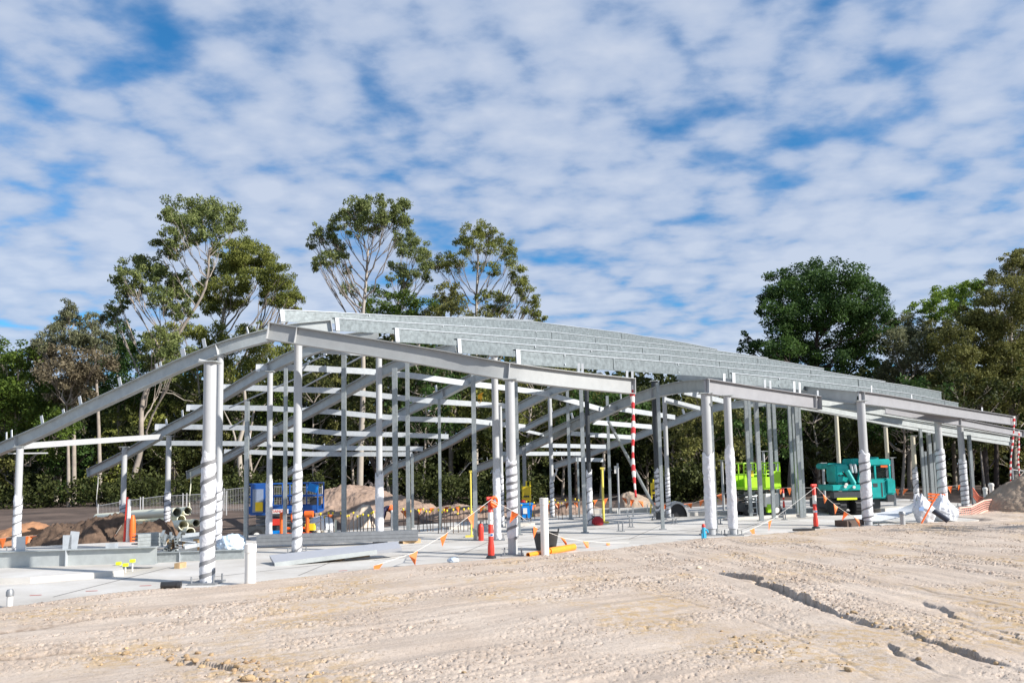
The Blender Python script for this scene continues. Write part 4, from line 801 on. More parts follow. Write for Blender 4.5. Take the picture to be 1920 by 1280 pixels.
for i, (x, yb, yt) in enumerate([(1160, 996, 978), (1168, 996, 978), (1181, 988, 968), (1186, 988, 972), (1262, 982, 972), (1268, 982, 972), (1469, 974, 958), (1473, 974, 958), (1346, 982, 972), (1351, 982, 972)]):
    g = G(x, yb); lab = ('left', 'right')[i % 2]+' bolt of the pair standing '+['before the striped tape', 'right of the striped tape on open slab', 'beyond the loose wrapped columns, by the dark shiny column', 'behind the rope left of the front bollard', 'just right of the loose wrapped column'][i//2]; solo('starter_bolt', MB().tube([(g.x, g.y, 0), (g.x, g.y, zat(g.x, g.y, yt))], .018, 8).box((g.x, g.y, .01), (.09, .09, .02)), steelgrey, lab, 'anchor bolt', 'paired anchor bolts on the slab')
# rebar starter bars, one built then copied
g0 = G(640, 1004); rb = thing('rebar', 'thin rusty starter bar with a yellow safety cap, in the row before the mounds', 'rebar', g0, 0, 'yellow capped starter bars')
part('bar', MB().tube([(0, 0, 0), (0, 0, .52)], .011, 6), rust, rb, True); part('safety_cap', MB().lathe((0, 0, .50), [(.012, 0), (.018, .01), (.028, .04), (.02, .055)], 8), yellow, rb, True)
xs_ = [602, 610, 618, 626, 640]+[650+i*6.6+random.uniform(-2, 2) for i in range(11)]+[758, 764, 771, 783]+[788+i*6.4+random.uniform(-2, 2) for i in range(16)]
for i, x in enumerate(xs_):
    yb = lerp(1006, 996, (x-600)/300)+random.uniform(-5, 3); p = G(x, yb)
    r = rb if i == 0 else dup(rb, p); r.location = p; r.rotation_euler = (random.uniform(-.05, .05), random.uniform(-.05, .05), 0); r.scale = (1, 1, random.uniform(.9, 1.15)*p.y/19)
for i in range(26):
    x = 905+i*8.4+random.uniform(-3, 3); p = G(x, lerp(982, 966, (x-905)/220)+random.uniform(-3, 3)); r = dup(rb, p, label='short far starter bar with a yellow cap, behind the blue bin and centre columns', group='far yellow capped starter bars'); r.scale = (1, 1, random.uniform(.8, 1.0)*p.y/22)
for x, y, lab in ((222, 1061, 'yellow capped peg on the slab, left of three'), (235, 1064, 'fluorescent yellow capped peg, middle of three on the slab'), (248, 1062, 'taller pale yellow capped peg, right of three on the slab')):
    g = G(x, y+8); t = thing('marker_peg', lab, 'peg', g, 0, 'yellow capped pegs by the long beam'); part('stem', MB().tube([(0, 0, 0), (0, 0, .10+.05*(x == 248))], .012, 8), white, t, True); part('cap', MB().box((0, 0, .12+.05*(x == 248)), (.07, .06, .05)), hiyel, t, True)
# small objects
g = G(320, 1103, .03); solo('black_tube', MB().ring(g+V(-.13, 0, .05), g+V(.11, .03, .045), .045, .036, 14).tube([g+V(.08, .02, .045), g+V(.13, .03, .04)], .05, 14), blackpl, 'short black plastic tube lying at the sand edge by the thickest column', 'tube')
g = G(250, 1018, 0); gg = P(248, 1012, 18.5); solo('plastic_post', MB().lathe((gg.x, gg.y, 0), [(.055, 0), (.06, .05), (.075, .2), (.07, .5), (.045, .62), (.03, .66)], 12), orange, 'bright orange plastic post beside the slim wrapped column at left', 'post')
gg = P(239, 1024, 18.6); t = thing('marker_pole', 'white and red marker pole leaning beside the slim wrapped column', 'pole', (gg.x, gg.y, 0)); part('white_half', MB().tube([(gg.x, gg.y, .0), (gg.x+.02, gg.y, 1.05)], .045, 10), white, t); part('red_strip', MB().tube([(gg.x-.085, gg.y, 0), (gg.x-.03, gg.y, 1.1)], .03, 8), red, t)
def extinguisher(x, yb, yt, label):
    g = G(x, yb); H = zat(g.x, g.y, yt); s = H/.55; t = thing('fire_extinguisher', label, 'fire extinguisher', g)
    part('cylinder', MB().lathe((0, 0, 0), [(.06*s, 0), (.072*s, .02*s), (.072*s, .36*s), (.05*s, .43*s), (.022*s, .45*s)], 16), red, t, True)
    part('valve', MB().tube([(0, 0, .45*s), (0, 0, .5*s)], .018*s, 8).box((.02*s, 0, .51*s), (.10*s, .02*s, .02*s)).box((.02*s, 0, .54*s), (.11*s, .02*s, .012*s)), blackpl, t, True)
    part('hose', MB().tube([(0, -.02*s, .47*s), (-.07*s, -.06*s, .42*s), (-.085*s, -.05*s, .25*s), (-.075*s, -.04*s, .12*s)], .013*s, 8), blackpl, t, True)
    mat('label_white', (.7, .68, .64))
extinguisher(902, 1013, 974, 'red fire extinguisher standing left of the centre bollard')
g = G(1121, 984); t = thing('toolbag', 'red bag slumped at the foot of the black topped column', 'bag', g)
part('body', MB().lathe((0, 0, 0), [(.13, 0), (.17, .06), (.15, .17), (.07, .24)], 12), mat('red_fabric', (.38, .02, .03), .8), t, True); part('strap', MB().tube([(-.08, 0, .2), (-.17, 0, .28), (-.22, .02, .12), (-.2, .02, .02)], .02, 8), blackpl, t, True)
def tub():
    g = G(1024, 1030); t = thing('rubber_tub', 'black flexible tub with handles behind the tall white standpipe', 'tub', g); r0, r1, h = .19, .255, .34
    part('wall', MB().lathe((0, 0, 0), [(r0, 0), (r1, h), (r1-.015, h), (r0-.015, .02)], 22), mat('dark_grey_rubber', (.035, .034, .033), .6), t, True)
    for s in (-1, 1):
        part('handle', MB().tube([(s*r1*.95+0, -.07, h-.01), (s*r1*1.0, -.05, h+.06), (s*r1*1.0, .05, h+.06), (s*r1*.95, .07, h-.01)], .012, 8), MATS['dark_grey_rubber'], t, True)
tub()
a, b = G(990, 1040, .06), G(1052, 1029, .06); t = thing('orange_conduit', 'orange conduit with a thicker coupling lying in front of the black tub', 'conduit', a)
part('pipe', MB().ring(a, b, .045, .036, 16), mat('orange_conduit', (.90, .30, .02), .45), t); part('coupling', MB().ring(a.lerp(b, .62), b+(b-a)*.42, .065, .05, 16), MATS['orange_conduit'], t)
g = G(1320, 1009, .03); t = thing('blue_tap', 'small bright blue tap riser with red top beside the loose wrapped column', 'tap', g)
part('riser', MB().tube([(0, 0, 0), (0, 0, .24)], .038, 10).box((0, 0, .06), (.10, .05, .1)), cyanm, t, True); part('spout', MB().tube([(0, 0, .19), (.07, -.02, .18), (.085, -.02, .13)], .02, 8), cyanm, t, True); part('cap', MB().lathe((0, 0, .24), [(.04, 0), (.04, .04), (.02, .07)], 10), red, t, True)
# yellow pole, power stands, bin
def ypole(x, yb, yt, w, lab):
    g = G(x, yb); H = zat(g.x, g.y, yt); t = thing('yellow_pole', lab, 'pole', g); r = w*g.y/F/2; part('shaft', MB().tube([(0, 0, 0), (0, 0, H)], r, 10), mat('yellow_pole_paint', (.80, .66, .12), .5), t, True)
    part('foot', MB().box((0, 0, .02), (.28, .2, .04)), MATS['yellow_pole_paint'], t, True); part('top', MB().box((0, 0, H+.01), (r*3.4, r*3, .05)), MATS['yellow_pole_paint'], t, True)
ypole(884, 1006, 884, 3.2, 'thin yellow pole behind the stud left of the fire extinguisher')
ypole(1132, 980, 878, 4.5, 'yellow pole with splayed foot right of the black topped column')
def power_stand(x, yb, ybox0, ybox1, w, lab, Y=None):
    g = G(x, yb) if Y is None else P(x, yb, Y); z1 = zat(g.x, g.y, ybox0); z0 = zat(g.x, g.y, ybox1); ww = w*g.y/F; t = thing('power_stand', lab, 'power stand', (g.x, g.y, 0), 0, 'yellow power board stands')
    h = z1-z0; part('cabinet', MB().box((0, 0, (z0+z1)/2), (ww, ww*.6, h)), yellow, t, True); part('door_panel', MB().box((.0, -ww*.3-.008, (z0+z1)/2), (ww*.8, .014, h*.82)), mat('deep_yellow', (.75, .52, .02), .45), t, True)
    part('handle_frame', MB().tube([(0, 0, z1), (0, 0, z1+h*.32), (ww*.42, 0, z1+h*.32), (ww*.42, 0, z1)], .03, 8), yellow, t, True)
    for s in (-1, 1): part('leg', MB().tube([(s*ww*.35, 0, z0), (s*ww*.62, .1, 0)], .025, 8), yellow, t, True)
    for k in range(3): part('socket', MB().tube([(-ww*.2+k*ww*.2, -ww*.3-.016, z0+h*.3), (-ww*.2+k*ww*.2, -ww*.3-.045, z0+h*.3)], .035, 8), blackpl, t, True)
power_stand(988, 968, 911, 938, 17, 'yellow power board cabinet standing above the blue bin')
power_stand(1227, 962, 905, 925, 10, 'narrow yellow power board stand beside the dark shiny column', 26)
g = G(987, 973); t = thing('wheelie_bin', 'blue bin with white label under the yellow power cabinet', 'bin', g, .1)
part('body', MB().add([(-.15, -.16, .05), (.15, -.16, .05), (.15, .16, .05), (-.15, .16, .05), (-.195, -.2, .48), (.195, -.2, .48), (.195, .2, .48), (-.195, .2, .48)], [(3, 2, 1, 0), (0, 1, 5, 4), (1, 2, 6, 5), (2, 3, 7, 6), (3, 0, 4, 7), (4, 5, 6, 7)]), skyblue, t, True)
part('lid', MB().box((0, 0, .505), (.43, .44, .05)), skyblue, t, True); part('label_sticker', MB().box((-.06, -.195, .28), (.13, .012, .18)), MATS['label_white'], t, True)
for s in (-1, 1): part('wheel', MB().tube([(s*.14-.02, .15, .06), (s*.14+.02, .15, .06)], .06, 12), black, t, True)
part('red_bag', MB().lathe((-.08, 0, .53), [(.07, 0), (.1, .03), (.06, .1)], 10), red, t, True)
g = P(900, 744, 17.2); t = thing('lifting_hook', 'small yellow hoist block hooked on the stud under the front beam', 'hoist', g); part('block', MB().box((0, 0, 0), (.10, .05, .09)).tube([(-.05, 0, .03), (.07, 0, .10)], .02, 8), mat('hoist_yellow', (.80, .42, .02)), t, True); part('hook', MB().tube([(.01, 0, -.04), (.03, 0, -.1), (-.01, 0, -.14), (-.04, 0, -.1)], .012, 6), MATS['hoist_yellow'], t, True)
g = P(1270, 968, 24); t = thing('cable_drum', 'half round black opening with pale rim beside the tight banded column', 'culvert', (g.x, g.y, 0))
part('rim', MB().add([v for k in range(13) for v in ((.30*math.cos(math.pi*k/12), -.1, .42*math.sin(math.pi*k/12)), (.36*math.cos(math.pi*k/12), -.1, .49*math.sin(math.pi*k/12)), (.36*math.cos(math.pi*k/12), .3, .49*math.sin(math.pi*k/12)))], [(3*k, 3*k+1, 3*k+4, 3*k+3) for k in range(12)]+[(3*k+1, 3*k+2, 3*k+5, 3*k+4) for k in range(12)]), colpaint, t, True)
part('cavity', MB().add([(.31*math.cos(math.pi*k/12), .0, .43*math.sin(math.pi*k/12)) for k in range(13)]+[(.31*math.cos(math.pi*k/12), .28, .43*math.sin(math.pi*k/12)) for k in range(13)], [tuple(range(13)), tuple(range(25, 12, -1))]+[(k, k+1, 14+k, 13+k) for k in range(12)]), black, t, True)
solo('surveyor_flag', MB().box(P(1155, 880, 26), (.12, .01, .26)), white, 'small white cloth flag on the thin pole before the grey brown heap', 'flag')
g = P(1161, 962, 26); solo('flag_pole', MB().tube([(g.x, g.y, 0), (g.x, g.y, zat(g.x, g.y, 868))], .035, 8), colpaint, 'thin pale pole carrying the white cloth flag', 'pole')
# ------------------------------------------------------------------ machines
def rail_tubes(mb, pts, r=.02):
    for a, b in pts: mb.tube([a, b], r, 8)
def scissor_lift(label, loc, rz, L, W, H, paint, dark, z_deck, wheel_r=.17, blue_kind=True):
    t = thing('scissor_lift', label, 'scissor lift', loc, rz); h2, w2 = L/2, W/2
    part('chassis', MB().box((0, 0, wheel_r+.10), (L*.96, W*.82, .26)), dark, t, True)
    for sx in (-1, 1):
        for sy in (-1, 1):
            w = part('wheel', MB().tube([(sx*h2*.72, sy*w2*.98-sy*.12, wheel_r), (sx*h2*.72, sy*w2*.98, wheel_r)], wheel_r, 18), black, t, True)
            q = D.objects.new('hub', mesh_of('hub', MB().tube([(sx*h2*.72, sy*w2*.98-sy*.01, wheel_r), (sx*h2*.72, sy*w2*.98+sy*.012, wheel_r)], wheel_r*.5, 12), white, None, 40)); COL.objects.link(q); q.parent = w
    mb = MB(); n = 3; zz0 = wheel_r+.24; dz = (z_deck-zz0)/n
    for k in range(n):
        for sy in (-1, 1): mb.tube([(-h2*.8, sy*w2*.5, zz0+dz*k+.02), (h2*.8, sy*w2*.5, zz0+dz*(k+1)-.02)], .035, 6); mb.tube([(h2*.8, sy*w2*.4, zz0+dz*k+.02), (-h2*.8, sy*w2*.4, zz0+dz*(k+1)-.02)], .035, 6)
    part('scissor_arms', mb, steelgrey, t, True)
    part('platform', MB().box((0, 0, z_deck), (L, W, .08)), paint, t, True); part('toe_board', MB().box((0, -w2-.006, z_deck+.10), (L*.98, .014, .14)).box((0, w2+.006, z_deck+.10), (L*.98, .014, .14)), paint, t, True)
    for sy in (-1, 1):
        mb = MB()
        for z in (H, (H+z_deck)/2+.04): rail_tubes(mb, [((-h2, sy*w2, z), (h2, sy*w2, z))], .022)
        part('guard_rail', mb, paint, t, True)
        for k in range(5): part('rail_post', MB().tube([(-h2+L*k/4, sy*w2, z_deck), (-h2+L*k/4, sy*w2, H)], .022, 8), paint, t, True)
    for sx in (-1, 1):
        mb = MB()
        for z in (H, (H+z_deck)/2+.04): rail_tubes(mb, [((sx*h2, -w2, z), (sx*h2, w2, z))], .022)
        part('end_rail', mb, paint, t, True)
    return t
DK = mat('dark_machine_grey', (.05, .055, .06), .5)
zl = -0.25; Yb = 20.5; gL, gR = P(472, 1011, Yb), P(600, 1011, Yb); Lb = gR.x-gL.x; zb_ = zat((gL.x+gR.x)/2, Yb, 1012)
Hb = zat((gL.x+gR.x)/2, Yb, 906)-zb_; zd = zat((gL.x+gR.x)/2, Yb, 958)-zb_
lift = scissor_lift('blue scissor lift with yellow box on its left end panel', ((gL.x+gR.x)/2, Yb, zb_), 0.06, Lb, .82, Hb, blue, DK, zd)
def lb(px, py): p = P(px, py, Yb-.43); q = lift.matrix_basis.inverted() @ p; return q
c0 = lb(485, 936); part('end_panel', MB().box((c0.x, -.44, c0.z), (.40, .03, .98*Hb*.55)), blue, lift, True)
part('panel_face', MB().box((c0.x, -.462, c0.z-.03), (.28, .02, .62)), mat('panel_grey', (.25, .30, .40), .5), lift, True); q = lb(488, 949); part('yellow_box', MB().box((q.x, -.50, q.z), (.19, .07, .24)), mat('box_yellow', (.90, .58, .01), .5), lift, True)
q = lb(586, 914); part('control_box', MB().box((q.x, -.40, q.z), (.26, .16, .22), Matrix.Rotation(.3, 3, 'Y')), skyblue, lift, True)
q = lb(590, 939); part('tool_crate', MB().box((q.x-.05, -.1, q.z-.02), (.24, .3, .22)), blackpl, lift, True)
sg = lb(525, 958); sb = part('danger_sign', MB().box((sg.x, -.47, sg.z), (.46, .02, .12)), MATS['label_white'], lift, True)
def text_part(txt, size, loc, m, parent, name='lettering', rot=(math.pi/2, 0, 0)):
    cu = D.curves.new(name, 'FONT'); cu.body = txt; cu.size = size; cu.align_x = 'CENTER'; cu.align_y = 'CENTER'; cu.extrude = .002
    o = D.objects.new(name+'_src', cu); COL.objects.link(o); dg = bpy.context.evaluated_depsgraph_get(); me = D.meshes.new_from_object(o.evaluated_get(dg)); D.objects.remove(o)
    me.materials.clear(); me.materials.append(m); q = D.objects.new(name, me); COL.objects.link(q); q.parent = parent; q.location = loc; q.rotation_euler = rot; return q
text_part('DANGER', .105, (sg.x, -.483, sg.z), red, sb)
sg = lb(520, 978); part('red_panel', MB().box((sg.x, -.44, sg.z), (.26, .03, .17)), red, lift, True); sg = lb(521, 1001); part('blue_tray', MB().box((sg.x, -.44, sg.z), (.32, .08, .2)), skyblue, lift, True)
def trolley():
    g = P(552, 1011, 18.4); z0 = g.z; k = 18.4/F; t = thing('frame_trolley', 'orange tubular frame trolley in front of the blue lift', 'trolley', (g.x, 18.4, z0)); w = 24*k; H = 50*k; mb = MB()
    for s in (-1, 1):
        part('upright', MB().tube([(s*w, 0, .05), (s*w, 0, H)], .045, 8), orange, t, True); part('side_rail', MB().tube([(s*w, 0, H*.4), (s*w, .5, H*.35)], .035, 8), orange, t, True)
        part('wheel', MB().tube([(s*w-.03, .1, .09), (s*w+.03, .1, .09)], .09, 14), black, t, True)
    part('bottom_rail', MB().tube([(-w, 0, .13), (w, 0, .13)], .045, 8), orange, t, True); part('cross_rail', MB().tube([(-w, 0, H*.42), (w, 0, H*.42)], .03, 8), orange, t, True)
    part('hoop', MB().tube([(math.cos(a)*w*.36+w*.15, -.02, H*.83+math.sin(a)*w*.5) for a in np.linspace(0, 6.283, 17)], .03, 8, False), orange, t, True); part('head', MB().tube([(w-.06, 0, H*.93), (w+.14, 0, H*.93)], .08, 12), orange, t, True)
    part('engine', MB().box((.02, .12, H*.35), (w*.7, .3, H*.5)), DK, t, True)
    g = P(582, 1010, 18.6); t2 = thing('concrete_saw', 'small yellow machine with red wheel right of the orange trolley', 'concrete saw', g); part('wheel', MB().tube([(-.03, -.05, .12), (-.03, .05, .12)], .13, 16), black, t2, True); part('hub', MB().tube([(-.03, -.065, .12), (-.03, -.05, .12)], .08, 14), red, t2, True)
    part('engine', MB().box((.0, 0, .30), (.22, .2, .16)), yellow, t2, True); part('handle', MB().tube([(.08, 0, .34), (.28, 0, .46), (.28, .15, .46)], .015, 8), steelgrey, t2, True)
trolley()
for i, (x, y, w, h, lab) in enumerate([(597, 1008, .2, .16, 'left white bucket by the yellow machine'), (611, 1008, .2, .16, 'right white bucket by the yellow machine')]):
    p = P(x, y, 18.8); solo('white_bucket', MB().lathe(p, [(.085, 0), (.11, .2), (.10, .2), (.08, .02)], 14), white, lab, 'bucket', 'white buckets by the blue lift')
crumple('rubble_heap', 'white rubble bag heap behind the two white buckets', 'rubble bag', P(604, 992, 20.2)-UP*.1, .36, .3, .3, bagm, 8)
# lime lift
Yg = 24.2; gL, gR = P(1380, 966, Yg), P(1457, 966, Yg); zb_ = zat((gL.x+gR.x)/2, Yg, 967); Hg = zat((gL.x+gR.x)/2, Yg, 868)-zb_; zd = zat((gL.x+gR.x)/2, Yg, 914)-zb_
gl = scissor_lift('lime green scissor lift standing behind a row of studs', ((gL.x+gR.x)/2, Yg, zb_), 0.25, (gR.x-gL.x)*.97, .85, Hg, green, DK, zd, .2)
part('side_panel', MB().box((-.05, -.44, zd+.18), (1.2, .03, .34)), green, gl, True); part('gate_panel', MB().box((.45, -.445, zd+.28), (.36, .035, .5)), green, gl, True)
part('mesh_panel', MB().box((-.15, -.432, zd+.55), (1.0, .012, .03)).box((-.15, -.432, zd+.68), (1.0, .012, .03)), green, gl, True)
[part('gate_bar', MB().tube([(x, -.44, zd+.3), (x+.05, -.44, Hg)], .022, 8), green, gl, True) for x in (-.05, .12, .3, .48)]; part('back_panel', MB().box((0, .44, zd+.22), (1.25, .03, .42)), green, gl, True)
part('manual_box', MB().box((-.42, -.48, zd+.46), (.12, .06, .18)), yellow, gl, True); part('white_cover', MB().box((.3, -.40, .52), (.5, .1, .42)), white, gl, True); part('lime_cover', MB().box((.22, -.42, .26), (.22, .1, .26)), green, gl, True)
mb = MB(); [mb.tube([(x, -.46, .05), (x, -.43, .72)], .018, 8) for x in (-.5, -.26)]; [mb.tube([(-.5, -.45, z), (-.26, -.45, z)], .015, 8) for z in (.12, .3, .48, .66)]; part('ladder', mb, galv_bright, gl, True)
# teal crane
def crane():
    Yc = 23.6; gL, gR = P(1546, 962, Yc), P(1666, 962, Yc); k = Yc/F; cx = (gL.x+gR.x)/2; t = thing('mobile_crane', 'teal compact crane with cab and stowed boom behind the wrapped column', 'crane', (cx, Yc, 0), 0.0)
    def l(px, py, dy=0): p = P(px, py, Yc+dy); return (p.x-cx, dy, p.z)
    def bx(name, x0, y0, x1, y1, d0, d1, m, bev=0.02):
        a, b = l(x0, y1), l(x1, y0); bm = bmesh.new(); bmesh.ops.create_cube(bm, size=1)
        for v in bm.verts: v.co = V((a[0]+b[0])/2+v.co.x*(b[0]-a[0]), (d0+d1)/2+v.co.y*(d1-d0), (a[2]+b[2])/2+v.co.z*(b[2]-a[2]))
        if bev: bmesh.ops.bevel(bm, geom=bm.edges[:], offset=bev, segments=2, affect='EDGES')
        mb = MB().add([v.co[:] for v in bm.verts], [[v.index for v in f.verts] for f in bm.faces]); bm.free(); return part(name, mb, m, t, True)
    for x0, x1, d in ((1549, 1571, -.35), (1590, 1612, -.35), (1634, 1650, .7)):
        a, b = l(x0, 968), l(x1, 936); r = (b[2]-a[2])/2; zc = max(r, (a[2]+b[2])/2); w = part('wheel', MB().tube([(a[0], d, r), (b[0], d, r)], r*.94, 22), black, t, True)
        mb = MB()
        for q in range(16):
            an = q*2*math.pi/16
            for s in (0, 1): mb.box(((a[0]*(.75-.5*s)+b[0]*(.25+.5*s)), d+math.cos(an+s*.2)*r*.96, r+math.sin(an+s*.2)*r*.96), ((b[0]-a[0])*.48, .05, .06), Matrix.Rotation(an+s*.2, 3, 'X'))
        o = D.objects.new('tread', mesh_of('tread', mb, black)); COL.objects.link(o); o.parent = w
        o = D.objects.new('rim', mesh_of('rim', MB().tube([(b[0]-.01, d, r), (b[0]+.015, d, r)], r*.5, 16), steelgrey, None, 40)); COL.objects.link(o); o.parent = w
    bx('undercarriage', 1556, 934, 1648, 954, -.1, 1.6, DK); bx('bumper_beam', 1547, 920, 1606, 933, -.62, -.35, DK)
    bx('reflective_strip', 1553, 931, 1589, 935.5, -.66, -.621, hiyel, 0); bx('front_deck', 1546, 907, 1604, 919, -.6, .5, teal); bx('wheel_arch', 1603, 905, 1622, 937, -.55, .2, teal, .05)
    bx('rear_body', 1618, 898, 1650, 934, -.45, 1.5, teal, .04); bx('side_tank', 1648, 896, 1664, 926, -.5, .9, teal, .05); bx('tank_skirt', 1649, 926, 1663, 939, -.48, .8, DK)
    bx('boom_head', 1562, 870, 1586, 906, -.25, .5, teal, .05); bx('boom_section', 1563, 867, 1600, 879, .45, 1.4, teal, .04); bx('slew_base', 1584, 886, 1606, 907, -.1, .9, DK, .03); bx('winch_housing', 1595, 859, 1614, 872, -.1, .6, teal, .03)  # dark block behind the boom added to paint the gaps as shaded
    p0, p1 = V(*l(1600, 905)), V(*l(1612, 862)); part('lift_arm', MB().loft([p0+V(0, -.4, 0), p1+V(0, -.25, 0)], R_OUT(.12, .13), up=V(0, 1, 0)), teal, t, True)
    q0, q1 = V(*l(1577, 882)), V(*l(1589, 906)); part('hydraulic_ram', MB().tube([q0+V(0, -.4, 0), q1+V(0, -.45, 0)], .08, 12).tube([q1+V(0, -.45, 0), q1+V(.06, -.45, -.12)], .05, 10), teal, t, True)
    for xx in (1587, 1594): part('ram_rod', MB().tube([V(*l(xx, 870))+V(0, -.3, 0), V(*l(xx+3, 886))+V(0, -.3, 0)], .045, 10), galv_bright, t, True)
    for xx in (1572, 1580): part('hose', MB().tube([V(*l(xx, 884))+V(0, -.3, 0), V(*l(xx+4, 892))+V(0, -.36, 0), V(*l(xx+10, 895))+V(0, -.36, 0), V(*l(xx+14, 904))+V(0, -.3, 0)], .022, 8), black, t, True)
    bx('boom_panel_gap', 1565, 890, 1583, 892, -.262, -.24, DK, 0); bx('body_vent', 1624, 905, 1632, 912, -.46, -.44, DK, 0); bx('door_gap', 1640, 904, 1641, 930, -.456, -.44, DK, 0); bx('foot_step', 1610, 940, 1622, 943, -.6, -.4, steelgrey, 0)
    for xx, yy in ((1568, 911), (1570, 907), (1584, 912)): part('lamp', MB().tube([V(*l(xx, yy))+V(0, -.62, 0), V(*l(xx, yy))+V(0, -.66, 0)], .045, 10), MATS['label_white'], t, True)
    # cab: posts, roof, glass
    bx('cab_roof', 1607, 860, 1660, 874, -.35, 1.0, teal, .04); bx('cab_floor', 1602, 897, 1660, 904, -.4, 1.0, teal, .03); bx('cab_bulkhead', 1604, 876, 1612, 898, .2, .9, DK, .02); bx('roof_box', 1629, 856, 1648, 862, 0, .7, teal, .02)
    for xx in (1606, 1631, 1658):
        for dd in (-.33, .95): part('cab_post', MB().box(((V(*l(xx, 885))).x, dd, V(*l(xx, 885)).z), (.05, .05, 25*k)), teal, t, True)
    bx('side_window', 1609, 875, 1630, 895, -.31, -.29, glass, 0); bx('front_window', 1633, 875, 1657, 895, -.30, -.28, glass, 0); bx('rear_window', 1609, 875, 1657, 895, .93, .95, glass, 0)
    bx('seat', 1636, 886, 1648, 900, .2, .6, DK); bx('red_panel', 1640, 872, 1652, 876, -.40, -.352, orange, 0); bx('beacon', 1643, 862, 1647, 867, -.2, -.1, hiyel, 0)
crane()
# bent worker
def person():
    t = P(733, 992, 26.5); zf = t.z; k = 26.5/F; root = D.objects.new('person', None)
    def sk(pts, edges, m, name, par, lv=2):
        me = D.meshes.new(name); me.from_pydata([p[0] for p in pts], edges, []); o = D.objects.new(name, me); COL.objects.link(o)
        md = o.modifiers.new('s', 'SKIN'); sv = me.skin_vertices[0].data
        for i, p in enumerate(pts): sv[i].radius = (p[1], p[1]); sv[i].use_root = (i == 0)
        o.modifiers.new('d', 'SUBSURF').levels = lv; dg = bpy.context.evaluated_depsgraph_get(); m2 = D.meshes.new_from_object(o.evaluated_get(dg)); D.objects.remove(o)
        m2.materials.clear(); m2.materials.append(m); m2.polygons.foreach_set('use_smooth', [True]*len(m2.polygons)); q = D.objects.new(name, m2); COL.objects.link(q)
        if par is not None: q.parent = par
        return q
    navy = mat('navy_workwear', (.022, .02, .055), .85); skin = mat('skin', (.45, .27, .19), .6)
    # pelvis root, bent forward to the left, hands low
    b = sk([((.12, 0, .80), .14), ((0, 0, .95), .15), ((-.16, 0, .98), .16), ((-.30, 0, .93), .12), ((-.38, -.01, .86), .055), ((-.46, -.02, .80), .085), ((-.52, -.02, .74), .07),
            ((.12, -.10, .72), .105), ((.05, -.12, .42), .075), ((.14, -.12, .08), .05), ((.04, -.13, .04), .045), ((.14, .10, .72), .105), ((.10, .12, .42), .075), ((.18, .12, .08), .05), ((.08, .13, .04), .045),
            ((-.28, -.2, .90), .07), ((-.30, -.24, .64), .05), ((-.36, -.18, .42), .035), ((-.28, .2, .90), .07), ((-.30, .22, .64), .05), ((-.38, .16, .42), .035), ((-.39, -.17, .33), .035), ((-.41, .15, .33), .035)],
           [(0, 1), (1, 2), (2, 3), (3, 4), (4, 5), (5, 6), (0, 7), (7, 8), (8, 9), (9, 10), (0, 11), (11, 12), (12, 13), (13, 14), (3, 15), (15, 16), (16, 17), (3, 18), (18, 19), (19, 20), (17, 21), (20, 22)], navy, 'person', None)
    b.location = (t.x, 26.5, zf); tag(b, 'worker in navy and orange bending down behind the tall white conduit', 'person'); s = 42*k/1.05; b.scale = (s, s, s)
    part('vest', MB().tube([(.15, 0, .80), (.02, 0, .955), (-.06, 0, .985)], [.165, .175, .178], 16), mat('hi_vis_orange', (.80, .16, .04), .7), b, True)
    part('helmet', MB().lathe((-.49, -.02, .78), [(.12, -.02), (.115, .04), (.08, .10), (.03, .125)], 14), mat('grey_helmet', (.10, .11, .12), .4), b, True)
    part('face', MB().lathe((-.53, -.02, .70), [(.05, -.06), (.075, -.02), (.075, .06)], 12), skin, b, True)
    for sy in (-.17, .15):
        mb = MB()
        for f_ in range(5): mb.tube([(-.40, sy+(f_-2)*.016, .31), (-.42, sy+(f_-2)*.018, .25), (-.41, sy+(f_-2)*.016, .21+.01*abs(f_-2))], [.011, .01, .008], 6)
        part('fingers', mb, skin, b, True)
person()
